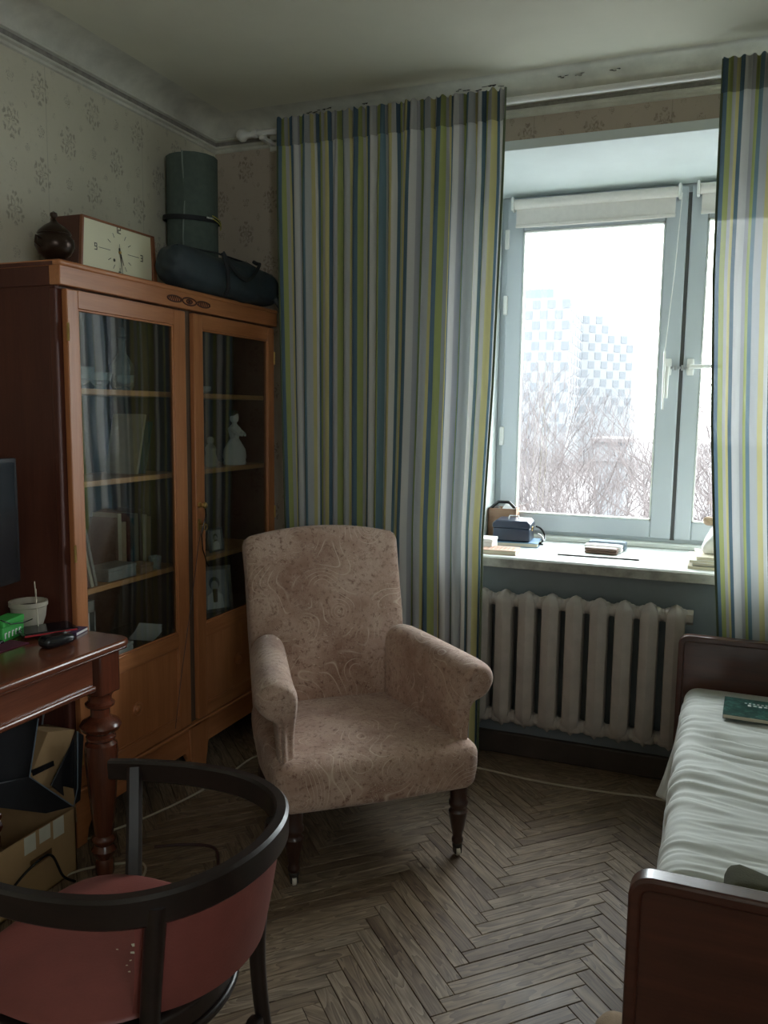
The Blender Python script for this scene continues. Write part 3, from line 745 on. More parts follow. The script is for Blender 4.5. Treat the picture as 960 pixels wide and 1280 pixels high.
# frieze and cornice
B(CXF - .04, CXF + .004, CY0 - .008, CY1 + .004, 1.884, 1.945).build('frieze', M['wood_cab_h'], bk, world=True, bevel=.003)
B(CX0, CXF - .04, CY0 - .008, CY0 + .02, 1.884, 1.945).build('frieze_side', M['wood_cab_side'], bk, world=True)
pc = [(0, 0), (.016, .004), (.020, .012), (.012, .022), (0, .024)]
cm = MB(); cm.box(CX0 - .0, CXF + .008, CY0 - .012, CY1 + .006, 1.942, CZ)
cm.build('cornice', M['wood_cab_h'], bk, world=True, bevel=.008, seg=3)
B(CX0, CXF - .02, CY0 - .0125, CY0 - .0115, 1.944, 1.956).build('cornice_return', M['wood_cab_side'], bk, world=True)
# carved ornament on the frieze
fz = 1.915
m = MB(); xf = CXF + .004
def oval(cy, cz, ry, rz, r=.0032, n=24, k=1.0):
    m.tube([(xf, cy + ry * math.cos(2 * PI * i / n), cz + rz * math.sin(2 * PI * i / n)) for i in range(n + 1)], r, 6, cap=False)
oval(2.775, fz, .045, .014); oval(2.775, fz, .018, .007); m.soft(.006, .014, .008, .002, 3, T=Matrix.Translation((xf, 2.775, fz)))
for s in (-1, 1):
    oval(2.775 + s * .095, fz, .045, .011)
    for i in range(7): y = 2.775 + s * (.06 + i * .012); m.tube([(xf, y, fz - .008), (xf + .002, y + .004, fz + .008)], .0024, 5)
m.build('carved_ornament', M['wood_cab_side'], bk, world=True)
# plinth: apron and bracket feet
m = MB()
def apron(y0, y1):
    pts = [(y0, 0), (y0 + .045, 0), (y0 + .055, .05), (y0 + .085, .095), (y1 - .085, .095), (y1 - .055, .05), (y1 - .045, 0), (y1, 0), (y1, .205), (y0, .205)]
    m.prism(pts, 0, CXF - .03, CXF - .006)
apron(CY0, 2.80); apron(2.80, CY1)
m.build('plinth', M['wood_cab_h'], bk, world=True, bevel=.003)
m = MB(); m.prism([(2.755, 0), (2.845, 0), (2.86, .06), (2.875, .205), (2.73, .205), (2.74, .06)], 0, CXF - .012, CXF + .004); m.build('centre_foot', M['wood_cab'], bk, world=True, bevel=.004)
B(CXF - .03, CXF + .004, CY0, CY1, .190, .206).build('plinth_moulding', M['wood_cab_h'], bk, world=True, bevel=.005)
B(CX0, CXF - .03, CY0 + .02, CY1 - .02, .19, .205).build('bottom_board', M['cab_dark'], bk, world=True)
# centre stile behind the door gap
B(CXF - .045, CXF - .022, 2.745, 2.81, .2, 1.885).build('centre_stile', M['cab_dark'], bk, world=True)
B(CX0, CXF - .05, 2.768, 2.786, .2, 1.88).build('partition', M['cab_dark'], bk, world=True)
def door(y0, y1, gy0, gy1, lab, hing):
    D = MB(); a, b = CXF - .022, CXF
    z0, z1, g0, g1 = .212, 1.876, .612, 1.818
    D.box(a, b, y0, gy0, z0, z1); D.box(a, b, gy1, y1, z0, z1)
    d = D.build('door', M['wood_cab'], bk, world=True, bevel=.0035)
    for q in ((g1, z1), (.555, g0), (z0, z0 + .052)): B(a, b - .0005, gy0, gy1, *q).build('rail', M['wood_cab_h'], d, world=True, bevel=.002)
    B(a + .002, b - .010, gy0 - .004, gy1 + .004, z0 + .05, .558).build('lower_panel', M['wood_cab'], d, world=True)
    B(a + .008, a + .011, gy0 - .004, gy1 + .004, g0 - .004, g1 + .004).build('glass_pane', M['cab_glass'], d, world=True)
    # bead around glass and panel
    e = MB(); t = .007
    for (za, zb_) in ((g0, g1), (z0 + .052, .555)):
        for q in ((gy0, gy0 + t, za, zb_), (gy1 - t, gy1, za, zb_), (gy0, gy1, za, za + t), (gy0, gy1, zb_ - t, zb_)): e.box(a + .012, b - .004, *q)
    e.build('bead', M['wood_cab_h'], d, world=True, bevel=.002)
    # turned rosette knob
    cy = (gy0 + gy1) / 2
    cz = .385
    MB().lathe([(.026, 0), (.028, .004), (.024, .008), (.019, .004), (.015, .004), (.013, .009), (.009, .012), (.0, .013)], (b - .010, cy, cz), 20, T=Matrix.Rotation(PI / 2, 4, 'Y')).build('rosette_knob', M['wood_cab_h'], d, world=True)
    for z in (1.74, 1.02, .32):
        yy = y0 if hing < 0 else y1
        MB().lathe([(.0, -.03), (.005, -.028), (.005, .028), (.0, .03)], (b + .001, yy - hing * .001, z), 8).build('hinge', M['brass'], d, world=True)
    return d
dL = door(2.118, 2.752, 2.170, 2.678, 'left', -1)
dR = door(2.806, 3.446, 2.868, 3.388, 'right', 1)
m = MB(); m.lathe([(.011, 0), (.013, .004), (.009, .007), (.008, .02), (.014, .026), (.011, .034), (.0, .036)], (CXF, 2.826, 1.112), 14, T=Matrix.Rotation(PI / 2, 4, 'Y')); m.build('brass_knob', M['brass'], dR, world=True)
m = MB(); m.soft(.004, .022, .05, .002, 4, T=Matrix.Translation((CXF + .001, 2.826, 1.03))); m.tube([(CXF, 2.826, 1.035), (CXF + .03, 2.826, 1.035)], .0035, 8)
m.tube([(CXF + .03, 2.826 + .012 * math.sin(2 * PI * i / 14), 1.035 - .012 + .012 * math.cos(2 * PI * i / 14) + .0) for i in range(15)], .0026, 6, cap=False)
m.build('key', M['brass'], dR, world=True)
# cord looped from the knob to the key
m = MB(); m.tube([(CXF + .028, 2.826, 1.10), (CXF + .024, 2.838, 1.07), (CXF + .022, 2.822, 1.03), (CXF + .018, 2.815, .99), (CXF + .018, 2.822, .93), (CXF + .012, 2.862, .86), (CXF + .008, 2.88, .85)], .0022, 6)
m.build('key_string', M['black'], dR, world=True)
m = MB()
pts = [(CXF + .02, 2.812, 1.02), (CXF + .012, 2.80, .95), (CXF + .008, 2.77, .80), (CXF + .01, 2.72, .62), (CXF + .02, 2.66, .45), (CXF + .03, 2.60, .25)]
m.tube(pts, .0014, 5); cbl = m.build('hanging_thread', M['dark_cord'], dL, world=True)

SX = CXF - .055; SB = CX0 + .014       # shelf front, back
for a, b in ((CY0 + .02, 2.768), (2.786, CY1 - .02)):
    for z in (1.565, 1.248, .872): B(SB, SX, a, b, z - .02, z).build('shelf', M['shelf'], bk, world=True, bevel=.002)
    B(SB, SX, a, b, .585, .60).build('shelf', M['cab_dark'], bk, world=True)

def at_shelf(px, py, x): return at(px, py, 0, x)
SH = {1: 1.566, 2: 1.249, 3: .873, 4: .601}
# --- things on the shelves
def book(loc, w, h, d, mt, label, group, lean=0.0, rz=0.0, name='book', cat='book', flat=False):
    """spine towards +x; w thickness along y, h height, d depth"""
    t = thing(name, label, cat, loc, rz, group)
    T = Matrix.Rotation(lean, 4, 'X')
    MB().box(-d, 0, -w / 2, -w / 2 + .0018, 0, h, T=T).box(-d, 0, w / 2 - .0018, w / 2, 0, h, T=T).box(-.002, 0, -w / 2, w / 2, 0, h, T=T).build('cover', mt, t)
    MB().box(-d + .004, -.002, -w / 2 + .0018, w / 2 - .0018, .003, h - .003, T=T).build('pages', M['cream'], t)
    return t
bcols = [plain('book_cover_%s' % n, c, .6, .15, 15) for n, c in (('tan', (.36, .27, .17)), ('cream', (.52, .46, .34)), ('brown', (.13, .07, .045)), ('grey', (.26, .26, .24)), ('teal', (.05, .11, .12)), ('oxblood', (.14, .035, .03)))]
y = 2.215
for i in range(5):
    book((SX - .012, y, SH[3]), .011 + .003 * (i % 2), .285 - .018 * i, .17, bcols[(i * 2 + 1) % 6], ('leftmost and tallest', 'second from the left', 'middle one', 'fourth from the left', 'rightmost and shortest')[i] + ' of the thin books leaning on the lower glazed shelf', 'leaning books on the lower shelf', lean=.34 - .03 * i)
    y += .0195
y = 2.52
for i in range(9):
    hh = [.21, .225, .19, .22, .20, .215, .23, .205, .195][i]; w = .017 + .005 * ((i * 7) % 3)
    book((SX - .11, y, SH[3]), w, hh, .12, bcols[(i * 5 + 2) % 6], ('first', 'second', 'third', 'fourth', 'fifth', 'sixth', 'seventh', 'eighth', 'last')[i] + ' from the left of the upright books behind the grey card box', 'upright books on the lower shelf', lean=-.05 if i > 6 else 0)
    y += w + .002
y = 2.575
for i, l in enumerate(('pale book leaning on the middle shelf behind the left door', 'dark book leaning beside the pale one on the middle shelf')):
    book((SX - .05, y, SH[2]), .012, .235 - .03 * i, .15, bcols[1 + 3 * i], l, None, lean=-.25); y += .045
def carton(name, label, cat, loc, sx, sy, sz, mt, rz=0, lid=None, bev=.003, group=None):
    t = thing(name, label, cat, loc, rz, group)
    k = .72
    MB().box(-sx / 2, sx / 2, -sy / 2, sy / 2, 0, sz * k).build('box_body', mt, t, bevel=bev)
    MB().box(-sx / 2 - .0015, sx / 2 + .0015, -sy / 2 - .0015, sy / 2 + .0015, sz * k, sz).build('lid', lid or mt, t, bevel=bev)
    return t
carton('card_box', 'small grey card box on the lower shelf behind the left door', 'box', (SX - .06, 2.43, SH[3]), .10, .155, .05, bcols[3])
carton('wooden_case', 'little wooden case beside the grey card box', 'box', (SX - .04, 2.565, SH[3]), .07, .075, .036, M['boxwood'])
# cut glass tumblers and dishes
def glassware(name, label, cat, loc, prof, parts=None, group=None):
    t = thing(name, label, cat, loc, 0, group); MB().lathe(prof, n=18).build('bowl', M['crystal'], t)
    if parts: MB().lathe(parts, n=18).build('foot', M['crystal'], t)
    return t
glassware('glass_tumbler', 'cut glass tumbler right of the wooden case', 'glass', (SX - .03, 2.645, SH[3]), [(.022, .006), (.027, .05), (.026, .05), (.020, .010)], [(.022, 0), (.023, .006)])
gp_ = [((SX - .08, 2.30), .062), ((SX - .10, 2.44), .045), ((SX - .06, 2.53), .035)]
for i, ((x, y), r) in enumerate(gp_):
    glassware('crystal_dish', ('largest crystal bowl on the top shelf', 'middle crystal bowl on the top shelf', 'smallest crystal dish on the top shelf behind the left door')[i], 'bowl', (x, y, SH[1]),
              [(r * .4, .014), (r * .85, .03), (r, .03 + r * .7), (r * .96, .03 + r * .7), (r * .8, .034), (r * .3, .02)], [(r * .5, 0), (r * .4, .008), (r * .3, .014)])
# lidded decanter
glassware('crystal_decanter', 'tall crystal decanter with a stopper on the top shelf', 'decanter', (SX - .13, 2.60, SH[1]), [(.035, .0), (.045, .02), (.045, .10), (.018, .14), (.014, .19), (.02, .195)], [(.010, .195), (.018, .21), (.012, .235), (.0, .24)])
# oval plates on the right top shelf
for i, (yy, zz) in enumerate(((2.99, 0), (2.99, .007), (2.99, .014))):
    t = thing('oval_plate', ('bottom', 'middle', 'top')[i] + ' white oval plate of the short stack on the right top shelf', 'plate', (SX - .1, yy, SH[1] + zz), 0, 'stacked oval plates')
    Ts = Matrix.Diagonal((.8, 1.2, 1, 1)); MB().lathe([(.05, 0), (.075, .004), (.098, .014), (.096, .016), (.05, .006)], n=28, T=Ts).build('plate_well', M['white'], t)
    MB().lathe([(.0965, .0145), (.0985, .0165), (.096, .0165)], n=28, T=Ts, cap=False).build('rim', M['silver'], t)
# leaning white card
def frame_pic(name, label, cat, loc, w, h, rz, tilt, fm, pm, portrait=False, mat_=None):
    t = thing(name, label, cat, loc, rz)
    T = Matrix.Rotation(-tilt, 4, 'Y'); bw = w * .10
    f = MB()
    for q in ((-w / 2, w / 2, 0, bw), (-w / 2, w / 2, h - bw, h), (-w / 2, -w / 2 + bw, 0, h), (w / 2 - bw, w / 2, 0, h)): f.box(-.012, 0, *q, T=T)
    f.build('picture_frame', fm, t, bevel=.0015)
    MB().box(-.010, -.006, -w / 2 + bw, w / 2 - bw, bw, h - bw, T=T).build('photo_print', pm, t)
    if portrait:
        e = MB(); s = h
        def disc(cy, cz, ry, rz2, x): e.add([T @ Vector((x, cy + ry * math.cos(a * PI / 10), cz + rz2 * math.sin(a * PI / 10))) for a in range(20)], [tuple(range(20))])
        disc(0, h * .63, w * .155, h * .14, -.0055); hair = e.build('dark_hair_print', M['photo_dark'], t)
        e = MB(); disc(0, h * .58, w * .105, h * .11, -.005); e.build('face_print', M['photo'], t)
        e = MB(); e.add([T @ Vector((-.005, yy, zz)) for yy, zz in ((-w * .24, bw), (w * .24, bw), (w * .22, h * .36), (w * .08, h * .45), (-w * .08, h * .45), (-w * .22, h * .36))], [(0, 1, 2, 3, 4, 5)])
        e.build('blouse_print', M['white'], t)
    MB().box(-.07, -.012, -.01, .01, 0, h * .5, T=Matrix.Identity(4)).build('easel_back', M['cab_dark'], t)
    return t
frame_pic('framed_portrait', 'framed black and white portrait of a dark haired person, bottom shelf', 'photo frame', (SX - .03, 3.075, SH[4]), .165, .205, -.55, .16, M['silver'], M['photo'], True)
frame_pic('framed_photograph', 'empty looking pale framed photograph behind the portrait', 'photo frame', (SX - .16, 3.0, SH[4]), .17, .245, -.2, .12, M['silver'], M['photo_dark'])
frame_pic('small_photo_frame', 'small framed photograph standing on the right lower shelf', 'photo frame', (SX - .03, 3.09, SH[3]), .095, .105, -.1, .15, M['silver'], M['photo'], True)
t = thing('greeting_card', 'tall white card leaning on the right middle shelf', 'card', (SX - .04, 2.93, SH[2]), .3)
MB().box(-.003, 0, -.04, .04, 0, .185, T=Matrix.Rotation(-.12, 4, 'Y') @ Matrix.Rotation(.12, 4, 'X')).build('card_front', M['white'], t)
MB().box(-.006, -.0035, -.04, .04, 0, .185, T=Matrix.Rotation(-.22, 4, 'Y') @ Matrix.Rotation(.12, 4, 'X')).build('card_back', M['cream'], t)
# porcelain figurine: a seated figure
t = thing('porcelain_figurine', 'white porcelain figurine with dark hair on the right middle shelf', 'figurine', (SX - .06, 3.28, SH[2]), 0)
MB().lathe([(.05, 0), (.054, .01), (.05, .02), (.055, .035), (.05, .07), (.032, .10), (.020, .12), (.028, .15), (.030, .165), (.012, .185), (.010, .195)], n=18).build('figure_gown', M['white'], t)
MB().soft(.04, .036, .05, .018, 5, T=Matrix.Translation((0, 0, .215))).build('figure_head', M['white'], t)
MB().soft(.044, .042, .032, .015, 5, T=Matrix.Translation((-.006, 0, .232))).build('figure_hair', M['ink'], t)
MB().tube([(0, .028, .165), (.03, .034, .14), (.05, .01, .135)], [.009, .008, .006], 8).tube([(0, -.028, .165), (.03, -.034, .14), (.05, -.01, .135)], [.009, .008, .006], 8).build('figure_arms', M['white'], t)
t = thing('terracotta_figurine', 'small tan figurine in the middle of the right middle shelf', 'figurine', (SX - .07, 3.10, SH[2]), 0)
MB().lathe([(.03, 0), (.032, .03), (.022, .06), (.026, .08), (.012, .10)], n=14).build('figure_body', M['pot'], t)
MB().soft(.03, .03, .034, .014, 4, T=Matrix.Translation((0, 0, .115))).build('figure_head', M['pot'], t)
glassware('glass_saucer', 'shallow glass saucer on the right lower shelf', 'bowl', (SX - .05, 2.93, SH[3]), [(.02, .004), (.045, .014), (.047, .018), (.044, .018), (.02, .008)], [(.022, 0), (.02, .004)])
# bottom compartment left: file holder, white box, papers
t = thing('file_holder', 'grey slotted file holder at the bottom left of the bookcase', 'file holder', (SX - .05, 2.24, SH[4]), 0)
MB().box(-.2, 0, -.085, -.079, 0, .21).box(-.2, 0, .079, .085, 0, .21).box(-.2, 0, -.085, .085, 0, .008).box(-.2, -.194, -.085, .085, 0, .21).box(-.006, 0, -.085, .085, .17, .21).build('holder_shell', bcols[3], t)
MB().box(-.006, 0, -.05, -.036, .0, .17).box(-.006, 0, -.004, .010, .0, .17).box(-.006, 0, .040, .054, .0, .17).build('holder_slat', M['white'], t)
carton('white_box', 'flat white printed box lying in front on the bookcase bottom board', 'box', (SX - .012, 2.375, SH[4]), .075, .12, .04, M['white'])
t = thing('loose_papers', 'curled loose papers on the bottom board beside the white box', 'papers', (SX - .05, 2.60, SH[4]), .2)
for i in range(3): MB().grid(lambda u, v, i=i: Vector((-.05 + .10 * u, -.04 + .09 * v, .002 + i * .004 + .02 * v * v * (1 + i * .4))), 3, 8).build('sheet', M['white'], t)

# ================================================================== ON TOP OF THE BOOKCASE
TZ = CZ
def mantel_clock():
    t = thing('mantel_clock', 'old wooden mantel clock with a cream dial on top of the bookcase', 'clock', (-2.13, 2.525, TZ))
    # trapezoid case, dial facing +x
    hw0, hw1, h = .212, .196, .196
    MB().prism([(-hw0, 0), (hw0, 0), (hw1, h), (-hw1, h)], 0, -.075, .055).build('clock_case', M['clock_side'], t, bevel=.003)
    fr = MB(); b = .010
    X0_, X1_ = .055, .066
    fr.prism([(-hw0, 0), (-hw0 + b * 1.1, 0), (-hw1 + b * 1.1, h), (-hw1, h)], 0, X0_, X1_); fr.prism([(hw0 - b * 2.4, 0), (hw0, 0), (hw1, h), (hw1 - b * 1.6, h)], 0, X0_, X1_)
    fr.box(X0_, X1_, -hw1, hw1, h - b * .7, h); fr.box(X0_, X1_, -hw0, hw0, 0, b)
    fr.build('clock_bezel', M['clock_wood'], t, bevel=.0015)
    MB().box(X0_, X0_ + .004, -hw1 + .006, hw1 - .012, .008, h - .005).build('dial', M['clock_face'], t)
    cy, cz = .0, h * .52; xx = X0_ + .0045
    for i in range(12):
        tk = MB()
        a = i * PI / 6; s, c = math.sin(a), math.cos(a)
        if i in (0, 3, 9): continue
        r0, r1 = .055, .072
        d = Vector((0, s, c)); n = Vector((0, c, -s)) * .0012
        C0 = Vector((xx, cy, cz))
        tk.add([C0 + d * r0 + n, C0 + d * r0 - n, C0 + d * r1 - n, C0 + d * r1 + n], [(0, 1, 2, 3)]); tk.build('hour_mark', M['ink'], t)
    tk = MB(); tk.box(xx - .0004, xx, cy + .045, cy + .11, cz - .0008, cz + .0008); tk.box(xx - .0004, xx, cy - .11, cy - .05, cz - .0008, cz + .0008)
    tk.build('dial_line', M['ink'], t)
    def seg(name, rows, y0, z0, s):
        g = MB()
        for (a, b2, c2, d2) in rows: g.box(xx - .0004, xx + .0003, y0 + a * s, y0 + b2 * s, z0 + c2 * s, z0 + d2 * s)
        g.build(name, M['ink'], t)
    w_l = .12
    one = [(0, w_l, 0, 1)]
    two = [(.25, .8, .88, 1), (.68, .8, .5, 1), (.25, .8, .44, .56), (.25, .37, 0, .5), (.25, .8, 0, .12)]
    three = [(0, .55, .88, 1), (.43, .55, 0, 1), (0.1, .55, .44, .56), (0, .55, 0, .12)]
    nine = [(0, .55, .88, 1), (.43, .55, 0, 1), (0, .55, .44, .56), (0, .12, .5, 1), (0, .55, 0, .12)]
    seg('numeral_twelve', one + two, cy - .012, cz + .066, .026)
    seg('numeral_three', three, cy + .118, cz - .012, .024)
    seg('numeral_nine', nine, cy - .132, cz - .012, .024)
    seg('numeral_six', [(0, .55, .88, 1), (0, .12, 0, 1), (0, .55, .44, .56), (.43, .55, 0, .5), (0, .55, 0, .12)], cy - .007, cz - .092, .024)
    def hand(a, ln, wd, nm):
        g = MB(); d = Vector((0, math.sin(a), math.cos(a))); n = Vector((0, math.cos(a), -math.sin(a))); C0 = Vector((xx + .003, cy, cz))
        g.add([C0 - d * .015 + n * wd, C0 - d * .015 - n * wd, C0 + d * ln - n * wd * .5, C0 + d * ln + n * wd * .5], [(0, 1, 2, 3)]); g.build(nm, M['ink'], t)
    hand(math.radians(172), .075, .0025, 'minute_hand'); hand(math.radians(158), .048, .0035, 'hour_hand'); hand(math.radians(-8), .03, .0018, 'second_hand')
    MB().lathe([(.006, 0), (.004, .006), (0, .007)], (xx, cy, cz), 10, T=Matrix.Rotation(PI / 2, 4, 'Y')).build('hand_hub', M['brass'], t)
    MB().lathe([(.006, 0), (.0, .001)], (xx, cy - .03, cz - .032), 10, T=Matrix.Rotation(PI / 2, 4, 'Y')).build('winding_hole', M['ink'], t)
mantel_clock()
t = thing('bronze_urn', 'dark round lidded urn with a small finial at the left corner of the bookcase top', 'urn', (-2.035, 2.165, TZ))
MB().lathe([(.036, 0), (.040, .008), (.030, .016), (.050, .030), (.062, .055), (.060, .078), (.050, .090), (.052, .094)], n=26).build('urn_body', M['bronze'], t)
MB().lathe([(.054, .094), (.050, .102), (.030, .120), (.014, .130), (.010, .135)], n=26).build('lid', M['bronze'], t)
MB().lathe([(.010, .135), (.006, .142), (.012, .152), (.011, .160), (.0, .167)], n=14).build('finial', M['bronze'], t)
MB().tube([(-.0, .058, .07), (0, .078, .075), (0, .082, .055), (0, .062, .045)], .0045, 8).tube([(0, -.058, .07), (0, -.078, .075), (0, -.082, .055), (0, -.062, .045)], .0045, 8).build('handle', M['bronze'], t)

# rolled foam mat standing on end
t = thing('rolled_foam_mat', 'grey green foam sleeping mat standing rolled up in the wall corner', 'sleeping mat', (-2.165, 3.115, TZ))
def spiral(th, r0, r1, a0, turns, n=110):
    out, inn = [], []
    for i in range(n + 1):
        k = i / n; a = a0 + turns * 2 * PI * k; r = r1 + (r0 - r1) * k
        out.append((r * math.cos(a), r * math.sin(a))); inn.append(((r - th) * math.cos(a), (r - th) * math.sin(a)))
    return out, inn
out, inn = spiral(.0085, .028, .115, -1.25, 7.5)
H_ = .60
vs = [];
for z in (0, H_):
    vs += [(x, y, z) for x, y in out] + [(x, y, z) for x, y in inn]
n = len(out); fs = []
for i in range(n - 1):
    fs += [(i, i + 1, 2 * n + i + 1, 2 * n + i), (n + i + 1, n + i, 3 * n + i, 3 * n + i + 1), (2 * n + i, 2 * n + i + 1, 3 * n + i + 1, 3 * n + i), (i + 1, i, n + i, n + i + 1)]
fs += [(0, 2 * n, 3 * n, n)]
MB().add(vs, fs, True).build('foam_roll', M['mat_green'], t)
MB().tube([(out[0][0] * 1.0 + .002 * math.sin(k), out[0][1] + .006 * math.sin(k * .9), k * H_ / 12) for k in range(13)], .0035, 6).build('free_edge', M['mat_edge'], t)
ring = [(.1195 * math.cos(a), .1195 * math.sin(a), .345 - .012 * math.cos(a + .6)) for a in [2 * PI * i / 40 for i in range(41)]]
MB().tube(ring, 1, sq=(.004, .020)).build('strap', M['strap'], t)
ring = [(.1225 * math.cos(a), .1225 * math.sin(a), .347 - .02 * a) for a in [i / 10 for i in range(-2, 9)]]
MB().tube([p for p in ring], .0022, 5).tube([(p[0], p[1], p[2] - .011 - .004 * i / 10) for i, p in enumerate(ring)], .0022, 5).build('cord_stripe', M['yellow'], t)
lt = MB()
for i in range(7):
    a = -.42 + i * .045; p = Vector((.1222 * math.cos(a), .1222 * math.sin(a), .336 + .012 * 0))
    tg = Vector((-math.sin(a), math.cos(a), 0)) * .0018
    lt.add([p - tg + Vector((0, 0, .0)), p + tg, p + tg + Vector((0, 0, .007)), p - tg + Vector((0, 0, .007))], [(0, 1, 2, 3)])
lt.build('strap_lettering', M['white'], t)
# soft bag
t = thing('duffel_bag', 'dark navy soft bag with black handles sagging over the bookcase front edge', 'bag', (-1.985, 3.07, TZ))
def bagfn(p):
    y = p.y; e = abs(y) / .39
    p = p.copy(); p.z *= (1 - .16 * e ** 3) * (1 + .05 * math.sin(y * 17)) ; p.x *= (1 - .10 * e ** 2)
    n1 = noise.noise(Vector((p.x * 9, y * 9, p.z * 9))) * .022 + noise.noise(Vector((p.x * 26, y * 20, p.z * 28))) * .008
    p += p.normalized() * n1
    if p.x > .06 and p.z < 0 and y > .1: p.z -= .03 * min(1, (y - .1) / .2) * min(1, (p.x - .06) / .03)
    p.z = max(p.z, -.085) if p.x < .035 else p.z
    return p
MB().soft(.165, .80, .17, .075, 22, fn=bagfn, T=Matrix.Translation((0, 0, .086))).build('bag_body', M['bag'], t)
def hoop(y0, y1, x, up, r=.1):
    pts = []
    for i in range(17):
        k = i / 16; pts.append((x + .012 * math.sin(k * PI), y0 + (y1 - y0) * k, .165 - up * math.sin(k * PI)))
    return pts
MB().tube(hoop(-.13, .16, .088, .085), 1, sq=(.006, .018)).build('handle', M['strap'], t)
MB().tube([(.088, -.13, .165), (.10, -.115, .10), (.10, -.11, .03), (.085, -.11, .0)], .009, 8).tube([(.088, .16, .165), (.07, .165, .17), (.05, .17, .18)], .008, 8).build('strap', M['strap'], t)
MB().tube([(.03, -.36, .155), (.035, -.1, .172), (.03, .15, .172), (.03, .36, .145)], .004, 6).build('zip', M['strap'], t)
MB().tube([(.085, .30, .04), (.105, .32, .0), (.10, .33, -.045), (.095, .335, -.07)], [.018, .016, .010, .006], 8).build('loose_end', M['bag'], t)

# ================================================================== ARMCHAIR
ac = thing('upholstered_armchair', 'low armchair in pinkish beige paisley fabric in front of the striped curtain', 'armchair', (-.964, 2.383, 0), math.atan2(.664, .748))
# local: +x to photo right, -y towards the viewer (front), origin between the front legs
UP = M['upholstery']
def seatfn(p):
    p = p.copy()
    k = max(0, min(1, (p.z + .09) / .18))
    p.z += (.022 * (1 - (p.x / .34) ** 2) * (1 - (p.y / .33) ** 2) + .0) * k
    # slightly fuller front, narrower back
    p.x *= 1 - .10 * max(0, (p.y + .0) / .3) * 1.0
    if p.y < -.2: p.x *= 1 + .015
    p.z += .016 * (-p.y) * .6 * k
    p.x *= 1 - .035 * max(0, -p.z / .083)
    if p.z < -.05: p.z -= .006 * (1 - abs(p.x) / .34)
    if p.y < 0: p.y += -.012 * math.cos(p.z * 9)
    return p
MB().soft(.685, .66, .165, .045, 18, fn=seatfn, T=Matrix.Translation((0, .295, .322))).build('seat', UP, ac, angle=180)
# curved lower hem of the front apron
def backfn(p):
    p = p.copy(); q = p.z / .36           # -1 .. 1
    p.x *= 1.0 - .03 * max(0, -q)
    if q > .55: p.z += .040 * (1 - (p.x / .31) ** 2) * (q - .55) / .45
    if q > .6: p.x *= 1 + .012 * (q - .6) / .4
    p.y += -.018 * (1 - (p.x / .31) ** 2) * (1 if p.y < 0 else 0) * (1 - abs(q) ** 3)      # belly towards the sitter
    p.y += .020 * q * q
    return p
Tb = Matrix.Translation((0.0, .635, .660)) @ Matrix.Rotation(-.235, 4, 'X')
MB().soft(.615, .105, .72, .03, 22, fn=backfn, T=Tb).build('backrest', UP, ac, angle=180)
def arm(sgn):
    ringN = 22; m = MB(); vs = []
    ys = [(.012, .20, 0), (.005, .62, 0), (.012, .86, 0), (.028, .97, 0), (.05, 1, 0), (.10, 1, 0), (.22, 1, 0), (.34, 1, 0), (.44, .99, 0), (.50, .95, 0), (.54, .8, 0)]
    # profile in (outward x, z): panel rising into an outward roll
    prof = []
    base_in, base_out = .272, .326
    prof += [(base_out, .262), (base_out - .002, .36), (base_out + .002, .46), (base_out + .010, .54)]
    cx, cz, r = .337, .611, .066
    for i in range(13):
        a = math.radians(-62 + i * (62 + 168) / 12); prof.append((cx + r * math.cos(a) * 1.03, cz + r * math.sin(a)))
    prof += [(base_in - .002, .56), (base_in, .48), (base_in, .38), (base_in + .004, .262)]
    n = len(prof); ctr = (.312, .50)
    for y, k, _ in ys:
        for (x, z) in prof:
            up = max(0, (z - .50) / .17)
            yy = y
            if y < .12:
                # front scroll: the roll reaches forward, the panel under it curves back towards the seat
                low = max(0, (.56 - z) / .3)
                yy = y - .050 * min(1, up * 1.2) * (1 - max(0, y) / .12) + .055 * math.sin(min(1, low * 1.6) * PI) * (1 - max(0, y) / .12) * .5 
            sl = -.0 + .012 * (y / .5)
            kx = ctr[0] + (x - ctr[0]) * k - .080 * max(0, y - .05) / .5; kz = ctr[1] + (z - ctr[1]) * (1 - (1 - k) * .35) + sl
            vs.append(Vector((sgn * kx, yy, kz)))
    fs = []
    for i in range(len(ys) - 1):
        for j in range(n): fs.append((i * n + j, i * n + (j + 1) % n, (i + 1) * n + (j + 1) % n, (i + 1) * n + j))
    fs += [tuple(range(n)), tuple(range(len(vs) - n, len(vs)))]
    m.add(vs, fs, True)
    o = m.build('armrest', UP, ac, angle=75)
    s = o.modifiers.new('sub', 'SUBSURF'); s.levels = 2; s.render_levels = 2
for s in (-1, 1): arm(s)
def front_leg(sgn):
    c = (sgn * .285, -.0, 0)
    MB().lathe([(.016, .045), (.020, .052), (.020, .062), (.016, .070), (.019, .085), (.026, .120), (.031, .150), (.033, .160), (.027, .168), (.027, .176), (.033, .184), (.033, .196), (.028, .204), (.030, .235), (.030, .25)], c, 20).build('front_leg', M['wood_leg_dark'], ac)
    o = MB().lathe([(.014, .030), (.017, .034), (.017, .046), (.014, .050)], c, 16).box(c[0] - .012, c[0] - .008, c[1] - .012, c[1] + .010, .010, .036).box(c[0] + .008, c[0] + .012, c[1] - .012, c[1] + .010, .010, .036).build('castor_fork', M['dark_metal'], ac)
    MB().lathe([(.013, -.007), (.0155, -.004), (.0155, .004), (.013, .007)], (c[0], c[1] - .002, .0155), 16, T=Matrix.Rotation(PI / 2, 4, 'Y')).build('castor_wheel', M['porcelain'], ac)
front_leg(-1); front_leg(1)
